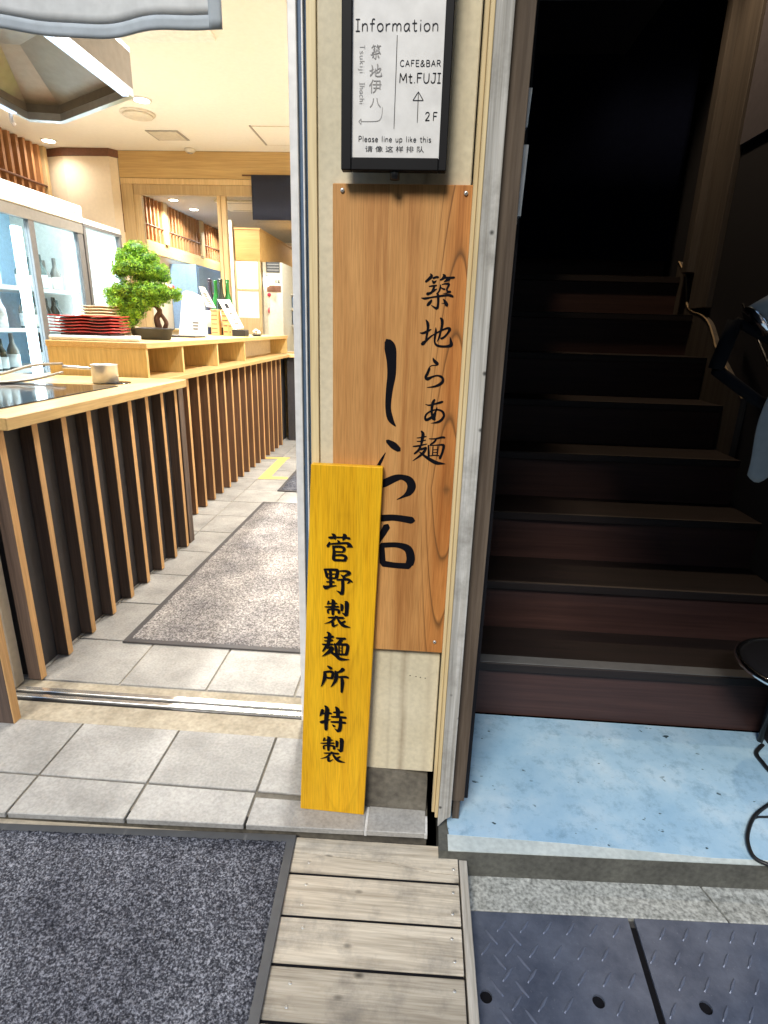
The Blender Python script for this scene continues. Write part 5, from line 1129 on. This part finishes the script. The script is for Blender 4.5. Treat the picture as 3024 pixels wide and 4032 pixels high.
# ceiling fittings
cv = thing('ceiling_vent', 'square ceiling vent grille near the partition', 'vent', (-2.38, 5.72, 2.745))
box('edge_frame', (-2.525, -2.235, 5.585, 5.855, 2.743, 2.7495), 'vent_edge', cv)
box('face_plate', (-2.505, -2.255, 5.605, 5.835, 2.738, 2.7428), 'vent_plastic', cv, 0.001)
for k in range(5): box('louvre', (-2.49, -2.27, 5.635 + 0.038 * k, 5.655 + 0.038 * k, 2.734, 2.7378), 'vent_plastic', cv)
ch = thing('ceiling_hatch', 'white ceiling access hatch with grey hinge edge', 'hatch', (-1.35, 5.73, 2.745))
box('panel', (-1.545, -1.05, 5.46, 5.965, 2.744, 2.7495), 'ceiling_paint', ch, 0.001)
box('hinge_edge', (-1.562, -1.547, 5.44, 5.965, 2.741, 2.7495), 'vent_edge', ch)
boxes('seam', [(-1.546, -1.04, 5.452, 5.4585, 2.7435, 2.7495), (-1.546, -1.04, 5.967, 5.973, 2.7435, 2.7495)], 'vent_plastic', ch)
sp = thing('ceiling_speaker', 'round cream ceiling speaker beside the lit downlight', 'speaker', (-2.385, 5.17, 2.745))
lathe('ring', [(0.135, 2.7495), (0.135, 2.742), (0.115, 2.738)], (-2.385, 5.17, 0), 'vent_plastic', sp, 32)
lathe('grille', [(0.112, 2.7375), (0.112, 2.728), (0.100, 2.724)], (-2.385, 5.18, 0), 'vent_plastic', sp, 32)
sd = thing('smoke_detector', 'small round smoke detector on the ceiling above the partition', 'detector', (-2.36, 6.13, 2.745))
lathe('base', [(0.050, 2.7495), (0.052, 2.735), (0.040, 2.722), (0.03, 2.716)], (-2.345, 6.13, 0), 'vent_plastic', sd, 24)
lathe('sensor_slot', [(0.026, 2.7155), (0.022, 2.711)], (-2.345, 6.13, 0), 'vent_edge', sd, 16)
ac = thing('ceiling_air_panel', 'white ceiling panel of the air unit behind the hood', 'air unit', (-1.4, 3.4, 2.74))
box('panel', (-1.99, -1.30, 3.20, 3.93, 2.727, 2.7495), 'white_plastic', ac, 0.004)
DOWN = [(-2.21, 4.88, 1, 'lit round downlight beside the hood corner'), (-3.60, 5.90, 1, 'lit round downlight above the slat panel by the column'), (-3.60, 4.55, 1, 'lit round downlight at the left edge below the hood'), (-0.35, 2.60, 0, ''), (-0.55, 3.7, 0, ''), (-0.55, 5.2, 0, ''), (-2.2, 3.2, 0, '')]
def downlight(x, y, label, power, col=(1.0, 0.965, 0.915), z=2.75, spread=150):
    if label:
        t = thing('ceiling_downlight', label, 'downlight', (x, y, z), 'round ceiling downlights')
        lathe('ring', [(0.070, z - 0.0005), (0.070, z - 0.006), (0.058, z - 0.008)], (x, y, 0), 'white_plastic', t, 28)
        lathe('lit_face', [(0.055, z - 0.0085), (0.050, z - 0.0100)], (x, y, 0), 'lamp_glow', t, 24)
    ll = bpy.data.lights.new('downlight', 'AREA'); ll.shape = 'DISK'; ll.size = 0.14; ll.energy = power; ll.color = col; ll.spread = R(spread)
    lo = bpy.data.objects.new('downlight_beam', ll); C.objects.link(lo); lo.location = (x, y, z - 0.03)
P1 = 27.0
for x, y, s, lab in DOWN: downlight(x, y, lab, P1 * (0.05 if x < -3 else (0.4 if y < 2.7 else (0.85 if x > -1 else 1.1))))
R2 = [(-3.53, 8.50, 'bright downlight seen through the glass beside the slat panel'), (-3.50, 9.15, 'farther downlight seen through the glass past the first'), (-3.5, 10.6, ''), (-2.6, 7.4, ''), (-1.4, 7.6, ''), (-2.0, 10.5, '')]
for x, y, lab in R2: downlight(x, y, lab, 17.0)
av = thing('ceiling_cassette', 'square air conditioner cassette on the grey ceiling beyond the glass', 'air unit', (-2.65, 8.8, 2.74))
box('panel', (-2.95, -2.30, 8.45, 9.15, 2.725, 2.7495), 'vent_plastic', av, 0.004)
boxes('slot', [(-2.88, -2.37, 8.52, 8.56, 2.722, 2.7248), (-2.88, -2.37, 9.04, 9.08, 2.722, 2.7248)], 'vent_edge', av)
# ================================================================== KITCHEN BEYOND THE GLASS
ks = thing('kitchen_soffit', 'orange wooden bulkhead over the kitchen beyond the glass', 'bulkhead', (-2.4, 9, 1.95))
box('front_board', (-2.545, -2.215, 8.0, 8.02, 1.952, 2.325), 'soffit_wood', ks)
box('side_board', (-2.235, -2.214, 8.021, 11.5, 1.952, 2.325), 'soffit_wood', ks)
box('cap', (-2.55, -2.205, 7.99, 11.5, 2.326, 2.345), 'soffit_wood', ks)
kp = thing('kitchen_screen', 'white panelled screen under the orange bulkhead', 'screen', (-2.38, 8.01, 0))
box('upper_panel', (-2.54, -2.255, 8.005, 8.03, 1.61, 1.945), 'white_plastic', kp)
box('lower_panel', (-2.54, -2.255, 8.005, 8.03, 1.245, 1.585), 'white_plastic', kp)
boxes('frame', [(-2.56, -2.541, 8.0, 8.035, 0.0, 1.95), (-2.2545, -2.222, 8.0, 8.035, 0.0, 1.95), (-2.541, -2.2545, 8.0, 8.035, 1.586, 1.609), (-2.541, -2.2545, 8.0, 8.035, 1.19, 1.244), (-2.541, -2.2545, 8.0, 8.035, 0.0, 1.189)], 'frame_wood', kp)
ko = thing('white_post', 'tall pale post beyond the glass left of the bulkhead', 'post', (-2.6, 8.0, 0))
box('shaft', (-2.645, -2.575, 8.0, 8.06, 0.0, 2.435), 'cream_panel', ko)
kw = thing('kitchen_cabinet', 'grey white tall cabinet beyond the glass with red hook and notice', 'cabinet', (-2.08, 8.1, 0))
box('carcass', (-2.215, -1.955, 8.10, 9.2, 0.0, 1.95), 'cream_panel', kw)
box('menu_slate', (-2.166, -1.984, 8.094, 8.099, 1.825, 1.955), 'slate_board', kw)
for r_ in range(3): box('chalk_row', (-2.155, -1.995, 8.0925, 8.0935, 1.85 + 0.035 * r_, 1.862 + 0.035 * r_), 'ink_pale', kw)
lathe('red_hook', [(0.024, 8.099), (0.024, 8.092), (0.012, 8.088)], (-2.138, 0, 1.548), 'red_plastic', kw, 18, 'Y')
box('string', (-2.141, -2.139, 8.093, 8.097, 1.36, 1.525), 'red_plastic', kw)
lathe('red_tag', [(0.006, 1.31), (0.010, 1.345), (0.004, 1.385)], (-2.147, 8.09, 0), 'red_plastic', kw, 10)
text('営業', -2.06, -1.985, 1.69, 1.735, 8.0985, 'ink', kw)
box('brown_band', (-2.165, -1.975, 8.0955, 8.099, 1.585, 1.665), 'rail_wood', kw)
kl = thing('paper_lantern', 'glowing white paper lantern beyond the glass by the notice', 'lantern', (-2.14, 7.98, 1.65))
lathe('shade', [(0.02, 1.648), (0.040, 1.665), (0.042, 1.71), (0.040, 1.755), (0.02, 1.772)], (-2.148, 8.02, 0), 'lantern_glow', kl, 20)
lathe('cap', [(0.022, 1.773), (0.022, 1.79)], (-2.148, 8.02, 0), 'black_paint', kl, 14)
kr = thing('kitchen_shelving', 'cream kitchen shelving with blue crates at the far right beyond the glass', 'shelving', (-1.75, 8.8, 0))
box('back', (-1.95, -1.2, 9.25, 9.28, 0.9, 1.95), 'kitchen_shelf', kr)
for z in (1.15, 1.37, 1.57): box('shelf_board', (-1.95, -1.2, 8.6, 9.249, z, z + 0.022), 'kitchen_shelf', kr)
box('blue_crate', (-1.94, -1.83, 8.62, 8.9, 1.3925, 1.545), 'kitchen_blue', kr, 0.004); box('blue_crate', (-1.94, -1.70, 8.62, 8.9, 1.1725, 1.35), 'kitchen_blue', kr, 0.004)
kf = thing('blue_glass_cabinet', 'blue lit drinks cabinet beyond the glass under the slat panel', 'cabinet', (-3.5, 9.4, 0))
box('carcass', (-3.85, -3.45, 8.95, 10.0, 0.0, 1.98), 'kitchen_blue', kf); box('blue_door', (-3.449, -3.44, 9.0, 9.95, 0.5, 1.95), 'kitchen_blue', kf)
boxes('shelf_line', [(-3.4395, -3.435, 9.05, 9.9, z, z + 0.02) for z in (1.25, 1.42, 1.6)], 'white_plastic', kf)
kc = thing('dark_curtain', 'dark striped curtain beyond the glass beside the blue cabinet', 'curtain', (-3.4, 10.4, 1.0))
sheet('cloth', lambda u, v: (-3.42 + 0.03 * math.sin(40 * u), 10.15 + 0.55 * u, 1.0 + 0.95 * v), 40, 3, 'cloth_navy', kc, 0.004)
kb2 = thing('kitchen_counter', 'pale kitchen counter beyond the glass behind the bottles', 'counter', (-2.9, 7.8, 0))
box('worktop', (-3.4, -2.65, 7.3, 9.0, 1.05, 1.08), 'counter_wood', kb2, 0.003); box('base', (-3.35, -2.70, 7.35, 8.95, 0.0, 1.0495), 'cream_panel', kb2)
# a lamp upstairs sheds weak warm light down the stairwell
ul = bpy.data.lights.new('upstairs_lamp', 'SPOT'); ul.energy = 26.0; ul.color = (1.0, 0.76, 0.50); ul.shadow_soft_size = 0.05; ul.spot_size = R(75); ul.spot_blend = 0.6
uo = bpy.data.objects.new('upstairs_lamp', ul); C.objects.link(uo); uo.location = (0.90, 2.62, 3.2)
uo.rotation_euler = (Vector((1.20, 2.55, 1.0)) - Vector((0.90, 2.62, 3.2))).to_track_quat('-Z', 'Y').to_euler()
